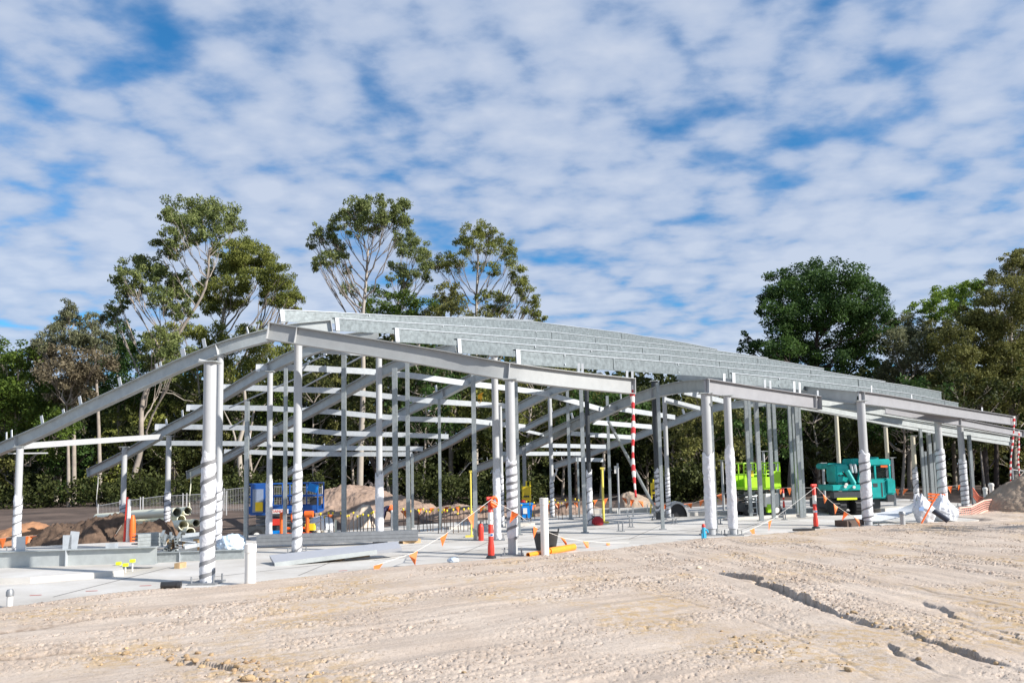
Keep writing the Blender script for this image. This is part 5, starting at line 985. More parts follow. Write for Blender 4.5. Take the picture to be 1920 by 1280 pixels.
# bulk bags, black pipe, orange lath, sheet
def bulk_bag(label, px0, px1, pyt, pyb, Y, seed, lean=0, handle=None):
    a, b = P(px0, pyb, Y), P(px1, pyb, Y); w = (b.x-a.x)/2; cx = (a.x+b.x)/2; z0 = .02; H = zat(cx, Y, pyt)-z0; n, k = 56, 30; vs = []
    t = thing('bulk_bag', label, 'bulk bag', (cx, Y, z0), 0, 'white bulk bags at the slab edge')
    for i in range(k+1):
        u = i/k
        for j in range(n):
            an = 2*math.pi*j/n; sq = 1/max(abs(math.cos(an)), abs(math.sin(an)))**.6; prof = (.86+.30*math.sin(min(u*1.5, 1)*2.4))*(1-.80*max(0, u-.5)/.5)
            f1 = float(fbm(np.array([math.cos(an)*1.6+seed+9]), np.array([math.sin(an)*1.6+u*1.3+9]), seed, 4, .6)[0])-.5; f2 = abs(float(fbm(np.array([j*.42*(.4+u)+seed]), np.array([u*2.2]), seed+4, 2)[0])-.5)
            q = prof*(1+.55*f1-.35*f2); vs.append((math.cos(an)*w*.84*sq*q+lean*u, math.sin(an)*w*.7*sq*q, H*(u+.45*f1*u*(1-.5*u)+.10*u*math.cos(an+seed))))
    part('woven_sack', MB().add(vs, [(i*n+j, i*n+(j+1) % n, (i+1)*n+(j+1) % n, (i+1)*n+j) for i in range(k) for j in range(n)]+[tuple(k*n+j for j in range(n))]), bagm, t, True, smooth=60)
    for an in handle or (): part('lifting_loop', MB().tube([(math.cos(an-.3)*w*.5+lean, math.sin(an)*w*.4, H*.8), (math.cos(an)*w*.6+lean, math.sin(an)*w*.4, H*1.08), (math.cos(an)*w*.8+lean, math.sin(an)*w*.4, H*1.1), (math.cos(an+.3)*w*.95+lean, math.sin(an)*w*.4, H*.6)], .03, 8), bagm, t, True)
bulk_bag('left open white bulk bag with a blue print and a raised loop', 1716, 1752, 930, 979, 19.4, 3, .0, (2.6,))
bulk_bag('right creased white bulk bag slumped against the other', 1752, 1798, 931, 976, 19.9, 9, -.05)
o = D.objects['bulk_bag']; part('blue_print', MB().box((-.20, -.245, .36), (.12, .01, .10)), mat('faded_blue_print', (.25, .38, .62), .6), o, True)
a, b = P(1750, 957, 18.9), P(1778, 976, 18.7); solo('black_pipe', MB().ring(a, b, .065, .05, 16), mat('black_poly_pipe', (.03, .032, .05), .4), 'thick black pipe leaning on the right bulk bag', 'pipe')
a, b = P(1728, 980, 18.5), P(1757, 926, 19.1); solo('orange_lath', MB().loft([a, b], R_OUT(.035, .02)), orange, 'long orange lath propped diagonally across the left bulk bag', 'lath')
t = thing('orange_barrier', 'orange slatted panel between the two bulk bags', 'barrier panel', P(1756, 945, 20.4))
for z in (925.5, 931, 937): part('slat', MB().loft([P(1740, z, 20.4), P(1772, z+2, 20.4)], R_OUT(.03, .05)), orange, t)
def sheet():
    t0 = [(1600, 966), (1640, 962), (1680, 955), (1705, 946), (1722, 936)]; b0 = [(1606, 976), (1650, 976), (1690, 968), (1712, 960), (1724, 950)]; mb = MB(); n = len(t0)
    for i in range(n):
        for p, dy in ((P(*t0[i], 19.8+i*.1), 0), (P(*b0[i], 19.3+i*.1), 0)): mb.v.append(tuple(p)); mb.v.append(tuple(p+V(0, .03, -.02)))
    for i in range(n-1):
        o_ = i*4; mb.f += [(o_, o_+4, o_+6, o_+2), (o_+1, o_+3, o_+7, o_+5), (o_, o_+1, o_+5, o_+4), (o_+2, o_+6, o_+7, o_+3)]
    mb.f += [(0, 2, 3, 1), (4*n-4, 4*n-3, 4*n-1, 4*n-2)]
    solo('plastic_sheet', mb, mat('grey_white_sheet', (.62, .64, .66), .5), 'grey white plastic sheet draped from the crane column to the bulk bags', 'sheet')
sheet()
a, b = G(1577, 987), G(1612, 984); solo('timber_box', MB().loft([a+UP*.08, b+UP*.08], R_OUT(.35, .15)), mat('dark_timber', (.10, .07, .055), .85), 'dark timber formwork box under the crane column', 'formwork box', smooth=None)
a, b = G(1488, 993, .05), G(1526, 992, .05); solo('rubber_strip', MB().loft([a, b], R_OUT(.12, .05)), blackpl, 'black rubber strip lying at the sand edge by the front bollard', 'rubber strip')
g = G(1836, 968, 0)
for x, yt, w, lab in ((1849, 916, 7, 'left white capped pipe in orange mesh before the earth pile'), (1861, 908, 8, 'right taller white capped pipe in orange mesh before the earth pile')):
    p = P(x, 945, 24.6); t = thing('capped_pipe', lab, 'pipe', (p.x, p.y, -.1)); r = w*24.6/F/2; H = zat(p.x, p.y, yt)+.1; part('pipe', MB().tube([(0, 0, 0), (0, 0, H)], r, 14), white, t, True); part('cap', MB().lathe((0, 0, H-.06), [(r*1.2, 0), (r*1.2, .08), (r*.7, .11)], 14), white, t, True)
def mesh_fence(label, pts, h, m, nx, nz, name, cat, rr=.006, posts=None, group=None):
    p3 = [P(*p) for p in pts]; root = thing(name, label, cat, p3[0], 0, group); mb = MB(); seg = []
    L = [0]
    for a, b in zip(p3[:-1], p3[1:]): L.append(L[-1]+(b-a).length)
    def at(s):
        for i in range(len(p3)-1):
            if s <= L[i+1]+1e-6: return p3[i].lerp(p3[i+1], (s-L[i])/(L[i+1]-L[i]))
        return p3[-1]
    k = max(len(pts)*3, 8)
    for j in range(nz): mb.tube([at(L[-1]*i/k)-UP*h*j/(nz-1) for i in range(k+1)], rr, 4, False)
    for i in range(nx+1): p = at(L[-1]*i/nx); mb.tube([p, p-UP*h], rr, 4, False)
    part('mesh_infill', mb, m, root)
    part('top_rail', MB().tube(p3, max(rr*3, .014), 8), m, root); part('bottom_rail', MB().tube([p-UP*h for p in p3], rr*3, 8), m, root)
    for q in posts or (): p = at(L[-1]*q); part('post', MB().tube([p+UP*.08, p-UP*(h+.2)], .025, 8), wire, root)
    return root
orm = mat('orange_mesh', (.85, .22, .12), .6)
mesh_fence('crumpled orange mesh barrier sagging before the earth pile', [(1824, 915, 25.5), (1835, 930, 25), (1850, 935, 24.4), (1868, 918, 24.4), (1888, 920, 24.8)], .28, orm, 34, 5, 'mesh_barrier', 'mesh barrier', .008)
mesh_fence('pink orange mesh lying at the foot of the tightly banded column', [(1798, 952, 21.5), (1820, 950, 21.8), (1845, 938, 23), (1862, 936, 23.6)], .32, mat('faded_orange_mesh', (.88, .48, .38), .6), 30, 6, 'mesh_barrier', 'mesh barrier', .008)
TF = 'temporary wire fences'
mesh_fence('long temporary wire fence behind the cream pipes', [(184, 948, 31), (240, 938, 31), (300, 930, 31), (378, 926, 31), (425, 923, 31)], 1.0, wire, 90, 5, 'wire_fence', 'wire fence', .0028, [0, .17, .33, .35, .52, .66, .69, .84, 1], TF)
mesh_fence('wire fence panel with fine grid left of the blue lift', [(420, 918, 33), (455, 914, 33), (500, 912, 33), (545, 912, 33), (604, 913, 33)], 1.2, wire, 60, 5, 'wire_fence', 'wire fence', .004, [0, .3, .6, 1], TF)
mesh_fence('small wire fence corner on top of the earth pile at right edge', [(1898, 880, 30), (1915, 882, 30), (1960, 884, 30)], .9, wire, 24, 5, 'wire_fence', 'wire fence', .004, [0, .6], TF)
# ------------------------------------------------------------------ trees
NLEAF = [0]
def leaf_mesh(name, clumps, kind, size, asp, dens, parent, droop=0.3, seed=0, gap=0.5):
    """clumps: (centre Vector, rx, ry, rz) in metres; many leaf faces in sub-clusters"""
    size *= 0.80 if seed < 30 else 0.92
    r_ = np.random.default_rng(seed+101); C = []; TI = []
    for (c, rx, ry, rz) in clumps:
        Rm = (rx*rz)**0.5; ns = max(6, int(9+7*Rm)); d = r_.normal(size=(ns, 3)); d /= np.linalg.norm(d, axis=1)[:, None]
        rad = r_.uniform(0.25, 1.0, ns)**0.55; sub = d*rad[:, None]*np.array([rx, ry, rz]); sr = Rm*r_.uniform(0.28, 0.55, ns)
        n = int((dens*1.35 if seed < 30 else dens)*rx*rz*math.pi/(size*size*asp)); w = sr**2/np.sum(sr**2); k = r_.choice(ns, n, p=w)
        g = r_.normal(size=(n, 3)); g /= np.linalg.norm(g, axis=1)[:, None]; g *= (r_.uniform(0, 1, n)**0.45)[:, None]
        g[:, 2] = g[:, 2]*0.75
        p = sub[k]+g*sr[k][:, None]+np.array(c); C.append(p); ts = r_.uniform(0.15, 0.7, ns); TI.append(np.clip(ts[k]+r_.uniform(-.3, .4, n), 0, 1))
    P0 = np.concatenate(C); tint = np.concatenate(TI); n = len(P0); NLEAF[0] += n
    ax = r_.normal(size=(n, 3)); ax[:, 2] -= droop*2.2; ax /= np.linalg.norm(ax, axis=1)[:, None]
    o = r_.normal(size=(n, 3)); o[:, 2] += 0.35; nn = np.cross(ax, o); nn /= np.maximum(np.linalg.norm(nn, axis=1), 1e-6)[:, None]
    s = size*r_.uniform(0.65, 1.35, n)[:, None]; a = ax*s; b = nn*s*asp*0.5
    bend = np.cross(ax, nn)*s*0.12
    q = np.stack([P0-a*0.5, P0+b-bend, P0+a*0.5, P0-b-bend], 1)-np.array(world_loc(parent))
    me = D.meshes.new(name); me.vertices.add(n*4); me.vertices.foreach_set('co', q.reshape(-1).astype(np.float32)); me.loops.add(n*4); me.loops.foreach_set('vertex_index', np.arange(n*4, dtype=np.int32))
    me.polygons.add(n); me.polygons.foreach_set('loop_start', np.arange(0, n*4, 4, dtype=np.int32)); me.update(calc_edges=True)
    at = me.attributes.new('tint', 'FLOAT', 'FACE'); at.data.foreach_set('value', tint.astype(np.float32)); me.materials.append(LEAF[kind])
    ob = D.objects.new(name, me); COL.objects.link(ob); ob.parent = parent; return ob
def curve(a, b, sag, k=7, wob=0.0, rr=None):
    out = []; rr = rr or random
    for i in range(k+1):
        t = i/k; p = a.lerp(b, t)+UP*sag*math.sin(math.pi*t); out.append(p+V(rr.uniform(-wob, wob), rr.uniform(-wob, wob), rr.uniform(-wob, wob))*(0 < i < k))
    return out
def tree(label, Y, trunk, w, clumps, kind, m, name='gum_tree', size=0.24, asp=0.36, dens=3.41, droop=0.5, seed=0, twigs=5, group=None, br=0.10, depth=0.9, fan=0.55, dz=1.0, grow=1.0):
    rr = random.Random(seed+5); tp = [P(x, y, Y) for x, y in trunk]; tp[0].z = min(tp[0].z, 0.2)-0.4; k = Y/F
    root = thing(name, label, 'tree', tp[0], 0, group); n = len(tp); r0 = w*k/2
    mb = MB(); rad = [r0*lerp(1.0, 0.28, i/(n-1)) for i in range(n)]
    tps = []; rs = []
    for i in range(n-1):
        for s in range(4):
            t = s/4; p0, p1, p2, p3 = tp[max(i-1, 0)], tp[i], tp[i+1], tp[min(i+2, n-1)]
            tps.append(0.5*((2*p1)+(-p0+p2)*t+(2*p0-5*p1+4*p2-p3)*t*t+(-p0+3*p1-3*p2+p3)*t**3)); rs.append(lerp(rad[i], rad[i+1], t))
    tps.append(tp[-1]); rs.append(rad[-1]); mb.tube(tps, rs, 10)
    part('trunk', mb, m, root); lm = MB(); cl = []
    for ci, c in enumerate(clumps):
        x, y, rx = c[0], c[1], c[2]*grow; ry = c[3]*grow if len(c) > 3 else rx*0.85
        yy = Y+rr.uniform(-depth, depth)*min(3.0, 2.2*rx*k+0.6); cc = P(x, y, yy); cl.append((cc, rx*k, rx*k*dz, ry*k))
        # limb from the trunk point that sits lower than the clump
        best = None
        for i, p in enumerate(tps):
            dxy = math.hypot(p.x-cc.x, p.y-cc.y); d = cc.z-p.z
            if d > dxy*fan and i > len(tps)*0.2: best = i
        if best is None: best = int(len(tps)*0.4)
        e = cc-UP*ry*k*0.2; L = (e-tps[best]).length; rb = max(0.03, min(rs[best]*0.55, 0.028*L*br/0.2))
        pts = curve(tps[best], e, -0.10*L*rr.uniform(.3, 1), 7, 0.03*L, rr); lm.tube(pts, [lerp(rb, rb*0.3, i/7) for i in range(8)], 6)
        for _ in range(twigs):
            j = rr.randint(3, 6); q = cc+V(rr.uniform(-.8, .8)*rx*k, rr.uniform(-.8, .8)*rx*k, rr.uniform(-.3, .8)*ry*k); lm.tube(curve(pts[j], q, -.05*(q-pts[j]).length, 4, .05, rr), [rb*.35, rb*.3, rb*.25, rb*.2, rb*.12], 5)
    part('limbs', lm, bark_limb if m is bark_pale else m, root); leaf_mesh('crown', cl, kind, size, asp, dens, root, droop, seed); return root
GT = 'tall gum trees behind the frame'
tree('tall gum tree at left with layered clumps of foliage against the sky', 40.5, [(247, 932), (252, 890), (264, 840), (268, 750), (300, 680), (345, 610), (385, 540), (392, 470)], 11.5,
     [(342, 393, 36, 26), (378, 392, 34, 24), (318, 405, 16), (350, 420, 34, 20), (420, 412, 30, 22), (440, 425, 18), (398, 440, 28, 18), (322, 447, 20, 18), (306, 466, 16, 20), (330, 472, 14), (352, 455, 18), (410, 470, 14, 12), (262, 504, 34, 20), (240, 520, 22, 18), (290, 508, 28, 20), (310, 528, 26, 20), (336, 528, 22, 20), (235, 538, 18, 16), (258, 545, 18, 14), (300, 556, 24, 18), (338, 556, 20, 20), (322, 580, 16), (226, 570, 14, 16), (214, 590, 16, 18), (345, 580, 20), (300, 640, 26, 20), (330, 660, 26, 20), (280, 670, 24, 20), (305, 700, 26, 20)], 'euc', bark, seed=1, group=GT, fan=1.35, grow=1.20, dens=4.85, size=.21, asp=.36)
tree('broad rounded gum tree right of the layered one, its crown drooping to the right', 50, [(440, 915), (445, 860), (440, 780), (425, 700), (415, 640), (425, 560), (455, 500)], 14,
     [(440, 468, 32, 20), (470, 470, 30, 20), (425, 495, 28, 22), (462, 496, 38, 22), (500, 495, 28, 22), (518, 520, 30, 22), (540, 545, 24, 22), (556, 566, 16, 16), (480, 530, 34, 18), (440, 530, 30, 18), (405, 520, 18, 16), (400, 545, 24, 22), (388, 572, 24, 18), (420, 570, 24, 18), (445, 565, 20, 14), (505, 560, 20, 12), (530, 566, 18, 12), (380, 530, 14), (545, 580, 16, 8)], 'eucy', bark_pale, seed=2, group=GT, fan=1.35, grow=1.20, dens=5.56, size=.21, asp=.36)
tree('slender gum with a high domed crown and bare fanning branches, upper centre left', 40.5, [(674, 918), (676, 860), (680, 760), (681, 680), (680, 600), (686, 530), (690, 470)], 13,
     [(664, 392, 26, 18), (690, 386, 28, 16), (722, 388, 22, 18), (744, 392, 20, 20), (752, 412, 18, 18), (735, 420, 18, 14), (708, 412, 24, 14), (678, 414, 26, 14), (648, 408, 20, 14), (636, 420, 14, 12), (610, 425, 20, 12), (600, 440, 18, 12), (588, 455, 14, 10), (622, 450, 14), (630, 470, 18, 16), (612, 488, 22, 14), (600, 500, 14, 10), (642, 486, 14, 12), (648, 505, 10), (700, 435, 18, 10), (668, 436, 16, 10), (745, 445, 10)], 'euc', bark_pale, seed=3, group=GT, fan=1.35, grow=1.20, dens=4.11, size=.21, asp=.36, twigs=7)
tree('smaller gum crown leaning right of the high domed one', 53, [(735, 900), (733, 760), (735, 640), (748, 560), (760, 510)], 9,
     [(768, 448, 22, 14), (750, 462, 14, 12), (785, 458, 16, 14), (775, 475, 24, 14), (795, 484, 14, 12), (745, 500, 14, 18), (765, 510, 16, 14), (735, 520, 10), (790, 505, 14, 12), (806, 500, 12, 12), (655, 545, 16, 12), (760, 535, 14), (800, 520, 10)], 'euc', bark_pale, seed=4, group=GT, fan=1.35, grow=1.20, dens=4.11, size=.21, asp=.36)
tree('airy gum with a crown arching down to the right above the roof peak', 54, [(893, 905), (892, 800), (893, 700), (893, 610), (894, 540), (897, 480)], 10,
     [(882, 440, 20, 14), (906, 434, 22, 14), (930, 446, 18, 14), (945, 462, 18, 14), (870, 460, 18, 14), (896, 456, 22, 12), (922, 466, 16, 10), (858, 482, 20, 12), (836, 486, 20, 12), (850, 500, 16, 12), (822, 500, 14, 12), (958, 482, 16, 16), (966, 505, 16, 16), (975, 525, 16, 14), (984, 545, 18, 14), (996, 566, 16, 14), (1006, 584, 14, 14), (1014, 598, 12, 10), (925, 505, 14, 12), (940, 555, 20, 14), (928, 575, 20, 14), (948, 580, 18, 14), (896, 500, 14, 10), (905, 560, 12, 14), (985, 580, 10)], 'eucy', bark_pale, seed=5, group=GT, fan=1.35, grow=1.20, dens=3.88, size=.21, asp=.36, twigs=7)
tree('dark bushy wattle filling the gap between the two slender gums', 49, [(780, 905), (780, 760), (785, 650), (795, 590)], 9,
     [(725, 585, 30), (700, 575, 22), (760, 580, 32), (800, 590, 34), (735, 550, 24, 16), (708, 548, 22, 14), (770, 560, 20), (690, 598, 20), (745, 600, 30, 20)], 'green', bark, name='wattle_tree', size=0.208, asp=.5, droop=.1, dens=4.03, seed=6, group='bushy trees behind the roof ridge')
tree('olive bushy tree left of the airy arching gum', 49, [(845, 905), (845, 760), (845, 640), (845, 580)], 9,
     [(840, 545, 24, 18), (825, 565, 24), (858, 566, 22), (842, 590, 30), (870, 595, 22), (815, 590, 22), (900, 600, 24), (925, 606, 20)], 'olive', bark, name='bushy_tree', size=0.208, asp=.45, droop=.2, dens=4.03, seed=7, group='bushy trees behind the roof ridge')
BK = 'shrubby banksias at the left'
tree('spiky grey green banksia standing highest at the left', 39.5, [(140, 930), (138, 800), (132, 700), (130, 620)], 9,
     [(130, 580, 13, 16), (122, 600, 20), (142, 600, 14), (108, 622, 22), (132, 628, 26), (150, 640, 22), (88, 640, 18), (115, 650, 28), (70, 650, 14)], 'grey', bark, name='banksia', size=0.192, asp=.3, droop=-.5, dens=4.03, grow=1.16, seed=8, group=BK)
tree('grey green banksia right of the highest one', 39.2, [(190, 930), (185, 800), (180, 700), (178, 640)], 8,
     [(172, 598, 14), (186, 606, 16), (165, 616, 16), (180, 628, 20), (200, 640, 14), (160, 640, 20), (185, 655, 22)], 'grey', bark, name='banksia', size=0.192, asp=.3, droop=-.5, dens=3.72, grow=1.16, seed=9, group=BK)
tree('brown flowering shrubby tree below the banksias', 38.6, [(130, 935), (128, 850), (125, 760)], 8,
     [(75, 662, 24), (110, 672, 30), (150, 670, 30), (180, 680, 26), (100, 700, 32), (140, 705, 34), (170, 715, 28), (115, 735, 30), (150, 745, 28)], 'brown', bark, name='flowering_tree', size=0.176, asp=.5, droop=0, dens=3.88, grow=1.16, seed=10)
tree('bright green leafy tree at the far left edge', 40, [(30, 940), (30, 850), (28, 760)], 9,
     [(0, 660, 30, 22), (40, 665, 30, 22), (70, 690, 26), (20, 695, 36), (-20, 690, 34), (55, 725, 34), (10, 735, 40), (85, 740, 28), (-25, 745, 36), (40, 775, 40), (80, 790, 34), (0, 790, 40), (110, 800, 30), (30, 830, 40), (75, 840, 36), (-20, 850, 40)], 'green', bark, name='leafy_tree', size=0.192, asp=.5, droop=.1, dens=3.88, grow=1.16, seed=11)
tree('dark gum regrowth between the banksias and the tall gum', 47, [(225, 930), (222, 800), (220, 700)], 8,
     [(222, 610, 16, 20), (205, 640, 24), (240, 640, 26, 20), (225, 670, 34), (260, 665, 28), (200, 690, 30), (250, 700, 34), (215, 725, 34), (275, 735, 30), (235, 755, 34)], 'dense', bark, size=0.224, asp=.4, dens=3.56, grow=1.16, seed=12)
tree('yellowish gum foliage hanging below the broad rounded crown', 46, [(378, 920), (380, 840), (375, 760), (370, 690)], 8,
     [(300, 630, 30, 22), (340, 615, 26, 20), (360, 640, 34, 24), (395, 625, 34, 24), (430, 640, 34, 22), (465, 632, 30, 20), (495, 620, 24, 18), (320, 665, 30), (360, 680, 32), (410, 670, 34, 22), (450, 670, 34), (500, 660, 34), (480, 700, 34), (430, 710, 30), (540, 660, 28), (300, 695, 24), (340, 720, 28)], 'eucy', bark_pale, size=0.240, asp=.3, dens=3.41, seed=13, droop=.7)
tree('large dark evergreen with a dense domed crown right of centre', 46, [(1532, 905), (1532, 820), (1531, 730), (1530, 660), (1535, 590)], 15,
     [(1500, 520, 34, 26), (1540, 512, 36, 24), (1580, 516, 34, 26), (1612, 534, 28), (1634, 548, 22), (1462, 534, 26), (1446, 556, 22), (1480, 552, 34), (1525, 550, 42), (1570, 556, 42), (1612, 566, 36), (1648, 580, 26), (1440, 580, 18), (1468, 586, 34), (1510, 590, 38), (1560, 596, 40), (1606, 604, 36), (1650, 606, 26), (1668, 600, 14), (1460, 618, 26), (1490, 640, 34), (1540, 632, 28), (1590, 640, 34), (1640, 640, 32), (1470, 660, 32), (1430, 655, 24), (1405, 652, 18, 10), (1395, 640, 9), (1398, 626, 7), (1500, 680, 40), (1560, 680, 36), (1610, 680, 36), (1455, 690, 30)], 'dense', bark_dark, name='evergreen_tree', size=0.208, asp=.5, droop=-.1, dens=5.2, grow=1.16, seed=14, br=.3)
tree('light green crowned tree between the dark evergreen and the tall olive trees', 52, [(1790, 900), (1785, 780), (1775, 680), (1768, 600)], 8,
     [(1765, 548, 22, 14), (1782, 556, 20, 14), (1742, 572, 20, 14), (1720, 580, 16, 10), (1762, 572, 20, 12), (1800, 546, 22, 14), (1822, 542, 20, 12), (1840, 536, 16), (1812, 562, 22, 14), (1780, 590, 22, 14), (1705, 590, 12), (1740, 600, 14, 10), (1800, 585, 20)], 'lime', bark, name='leafy_tree', size=0.208, asp=.5, droop=0, dens=4.26, grow=1.18, seed=15)
OT = 'tall olive brown trees at the right edge'
tree('tallest olive brown tree at the right edge with sparse top twigs', 44, [(1900, 920), (1900, 820), (1895, 700), (1895, 600), (1900, 540)], 14,
     [(1898, 484, 18, 12), (1912, 480, 18, 14), (1925, 490, 18), (1880, 520, 26), (1910, 520, 30), (1940, 520, 30), (1862, 545, 26), (1895, 550, 34), (1930, 560, 34), (1850, 575, 26), (1880, 590, 36), (1920, 600, 40), (1850, 615, 30), (1890, 635, 38), (1930, 650, 40), (1860, 655, 30), (1880, 680, 38), (1920, 700, 40), (1870, 715, 34), (1910, 740, 40), (1950, 740, 40)], 'olive', bark, name='olive_tree', size=0.192, asp=.45, droop=.2, dens=4.85, grow=1.18, seed=16, group=OT)
tree('olive green rounded tree in front of the light green crown', 43, [(1800, 920), (1800, 820), (1795, 720)], 11,
     [(1820, 590, 24), (1790, 610, 24), (1760, 615, 20), (1825, 620, 30), (1800, 640, 32), (1770, 645, 26), (1830, 660, 32), (1790, 675, 34), (1825, 700, 34), (1785, 715, 34), (1830, 740, 34), (1760, 690, 26)], 'olive', bark, name='olive_tree', size=0.192, asp=.45, droop=.2, dens=4.65, grow=1.18, seed=17, group=OT)
tree('grey green tree between the dark evergreen and the olive trees', 45, [(1705, 920), (1705, 820), (1700, 720)], 10,
     [(1690, 610, 22, 18), (1715, 615, 22), (1675, 635, 24), (1705, 640, 30), (1735, 640, 24), (1685, 665, 30), (1725, 670, 32), (1700, 700, 34), (1745, 705, 28), (1670, 700, 28), (1720, 735, 34), (1760, 740, 30)], 'grey', bark, name='grey_green_tree', size=0.192, asp=.45, droop=.2, dens=4.65, grow=1.18, seed=18)
# bare limbs and trunks that show between the steel
BT = 'bare trunks seen through the frame'
def bare(label, Y, pts, w, m, side=()):
    tp = [P(x, y, Y) for x, y in pts]; root = thing('tree_trunk', label, 'tree trunk', tp[0], 0, BT); r = w*Y/F/2; n = len(tp)
    part('trunk', MB().tube(tp, [lerp(r, r*.5, i/(n-1)) for i in range(n)], 10), m, root)
    for s in side: q = [P(x, y, Y) for x, y in s]; part('limb', MB().tube(q, [r*.4, *([r*.3]*(len(q)-2)), r*.12], 7), m, root)
bare('pale trunk with forked bare limbs left of the blue lift', 42, [(452, 930), (450, 880), (448, 830), (462, 780), (458, 730)], 11, bark_pale, [[(450, 890), (470, 850), (486, 838)], [(449, 850), (435, 800), (420, 770)]])
bare('second pale trunk close to the blue lift', 43, [(468, 930), (470, 880), (466, 830), (476, 770)], 8, bark, [[(470, 895), (486, 862), (492, 852)]])
bare('dark leaning trunk right of the pale straight gum trunk', 42, [(712, 920), (706, 880), (692, 850), (686, 820)], 13, bark_dark, [[(708, 890), (728, 862), (745, 868), (765, 885)]])
bare('thin crooked dead limb low over the earth bank', 41, [(790, 935), (800, 915), (825, 918), (850, 905), (880, 868), (905, 858)], 3.5, bark_pale)
bare('reddish dark trunk at the far right before the earth pile', 40, [(1848, 925), (1846, 860), (1842, 800), (1838, 760)], 14, bark_dark)
bare('second dark trunk near the right edge', 41, [(1868, 925), (1868, 850), (1866, 780)], 10, bark_dark, [[(1868, 860), (1852, 880), (1846, 905)]])
bare('slanting pale dead stick in the dark trees behind the tightly banded column', 38, [(1846, 912), (1842, 880), (1838, 840), (1837, 815)], 4, bark)
bare('fallen pale limbs at left above the second rafter', 42, [(300, 735), (325, 738), (345, 750), (362, 752)], 2.6, bark_pale, [[(302, 728), (320, 732), (340, 742)]])
bare('brown thin trunk behind the black topped column', 42, [(1080, 945), (1080, 900), (1078, 840), (1075, 800)], 6, bark_dark)
# dark understorey trees
def top_y(x):
    return float(np.interp(x, [-150, 0, 60, 130, 200, 300, 400, 520, 640, 700, 900, 1000, 1100, 1250, 1400, 1500, 1650, 1750, 1850, 1920, 2100], [640, 668, 690, 720, 700, 690, 680, 672, 640, 620, 625, 632, 672, 700, 705, 690, 690, 700, 640, 600, 600]))
US = 'understorey trees crowding behind the frame'
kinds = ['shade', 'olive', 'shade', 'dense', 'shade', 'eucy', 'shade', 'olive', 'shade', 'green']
desc = {'shade': 'dark understorey tree', 'olive': 'olive understorey tree', 'dense': 'blackish green understorey tree', 'eucy': 'yellowish green understorey tree', 'green': 'fresh green understorey tree'}
where = ['at the far left behind the orange clay', 'behind the leftmost wrapped column', 'left of the tall layered gum', 'behind the tie beam', 'behind the cream pipes', 'behind the thickest column', 'behind the left slope purlins', 'left of the apex column', 'behind the apex column', 'behind the tall brown mound', 'right of the pale straight gum trunk', 'behind the double stud', 'behind the lone stud by the rebar', 'behind the fire extinguisher', 'behind the centre bollard', 'behind the blue bin', 'behind the white standpipe', 'behind the black topped column', 'behind the striped tape', 'behind the dark shiny column', 'left of the loose wrapped columns', 'behind the loose wrapped columns', 'behind the lime lift', 'behind the triple stud', 'left of the teal crane', 'behind the teal crane', 'right of the teal crane', 'behind the bulk bags', 'behind the tightly banded column', 'behind the earth pile', 'at the far right edge']
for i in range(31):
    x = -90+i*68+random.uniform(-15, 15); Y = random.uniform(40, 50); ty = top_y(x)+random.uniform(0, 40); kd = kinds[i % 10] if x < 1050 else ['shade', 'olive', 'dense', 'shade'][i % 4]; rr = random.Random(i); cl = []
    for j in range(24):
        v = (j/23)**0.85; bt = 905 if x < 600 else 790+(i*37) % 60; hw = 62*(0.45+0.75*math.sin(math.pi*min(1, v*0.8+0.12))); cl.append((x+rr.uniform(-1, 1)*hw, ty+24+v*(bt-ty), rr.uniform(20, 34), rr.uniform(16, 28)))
    tree(desc[kd]+' '+where[i], Y, [(x, 930), (x+rr.uniform(-8, 8), 850), (x+rr.uniform(-12, 12), ty+90)], rr.uniform(6, 10), cl, kd, bark if i % 3 else bark_pale, name='understorey_tree', size=0.216, asp=.5, droop=.2, dens=2.63, seed=40+i, twigs=2, group=US)
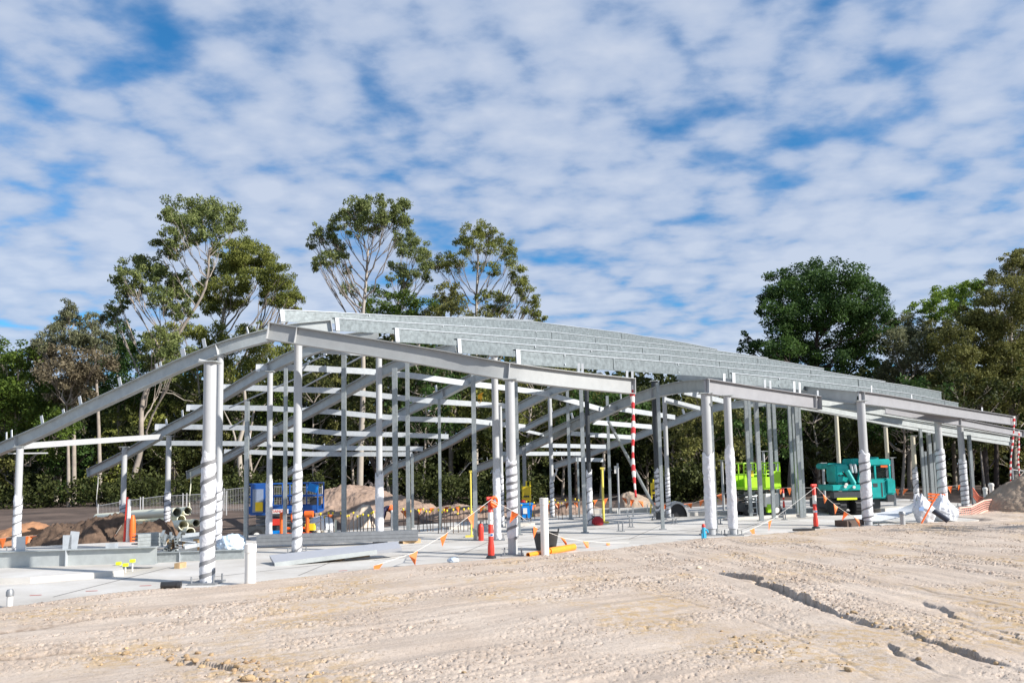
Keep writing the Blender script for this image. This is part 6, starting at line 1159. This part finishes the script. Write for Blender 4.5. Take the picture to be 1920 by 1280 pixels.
# far wood behind everything
def far_wood():
    root = D.objects.new('far_wood', None); cl = []; r_ = random.Random(3)
    for i in range(600):
        x = r_.uniform(-350, 2300); ty = top_y(x)+18; Y = r_.uniform(52, 62); y = r_.uniform(ty+8, 935); rr = r_.uniform(38, 60); cl.append((P(x, y, Y), rr*Y/F, 1.6, rr*.8*Y/F))
    for i in range(420):
        x = r_.uniform(-300, 2250); Y = r_.uniform(60, 68); ty = top_y(x)+40; y = lerp(915, max(ty, 640), r_.random()**1.3); cl.append((P(x, y, Y), 50*Y/F, 1.5, 38*Y/F))
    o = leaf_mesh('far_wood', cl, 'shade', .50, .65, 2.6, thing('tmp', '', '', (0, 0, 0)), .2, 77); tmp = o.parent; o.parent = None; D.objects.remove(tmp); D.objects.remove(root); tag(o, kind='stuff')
far_wood()
# unseen trees added out of frame to shade the wood and the fill's right edge
for i, (X, Y, H) in enumerate([(31, 33, 8.5), (36, 27, 8), (35, 37, 9), (42, 31, 9), (27.5, 12.3, 10)]):
    def wp(x, z): return (proj((x, Y, z))[0], proj((x, Y, z))[1])
    rr = random.Random(i); cl = [(*wp(X+rr.uniform(-2.6, 2.6), H*rr.uniform(.45, .95)), 1.3*F/Y) for _ in range(16)]
    tree(['olive tree standing out to the right beyond the frame edge', 'second tree out to the right, behind the earth pile', 'tree out to the right near the far wood', 'furthest out tree to the right', 'lower tree out to the right beside the sandy fill'][i], Y, [wp(X, 0), wp(X+.2, H*.4), wp(X, H*.75)], .45*F/Y, cl, 'olive', bark, name='olive_tree', size=.34, asp=.5, dens=1.3, seed=90+i, twigs=1, group='olive trees out to the right')
def scrub():
    cl = []; r_ = random.Random(5)
    for i in range(110):
        x = r_.choice([r_.uniform(-200, 600), r_.uniform(-200, 600), r_.uniform(1240, 1340), r_.uniform(770, 1000)]); Y = r_.uniform(38, 40.5); p = P(x, 900, Y); p.z = r_.uniform(.2, 1.3); s = r_.uniform(.5, 1.1); cl.append((p, s*1.2, s, s))
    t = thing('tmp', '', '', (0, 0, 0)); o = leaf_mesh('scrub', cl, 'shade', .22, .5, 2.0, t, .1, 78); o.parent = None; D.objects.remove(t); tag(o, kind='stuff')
scrub()
print('LEAVES', NLEAF[0])
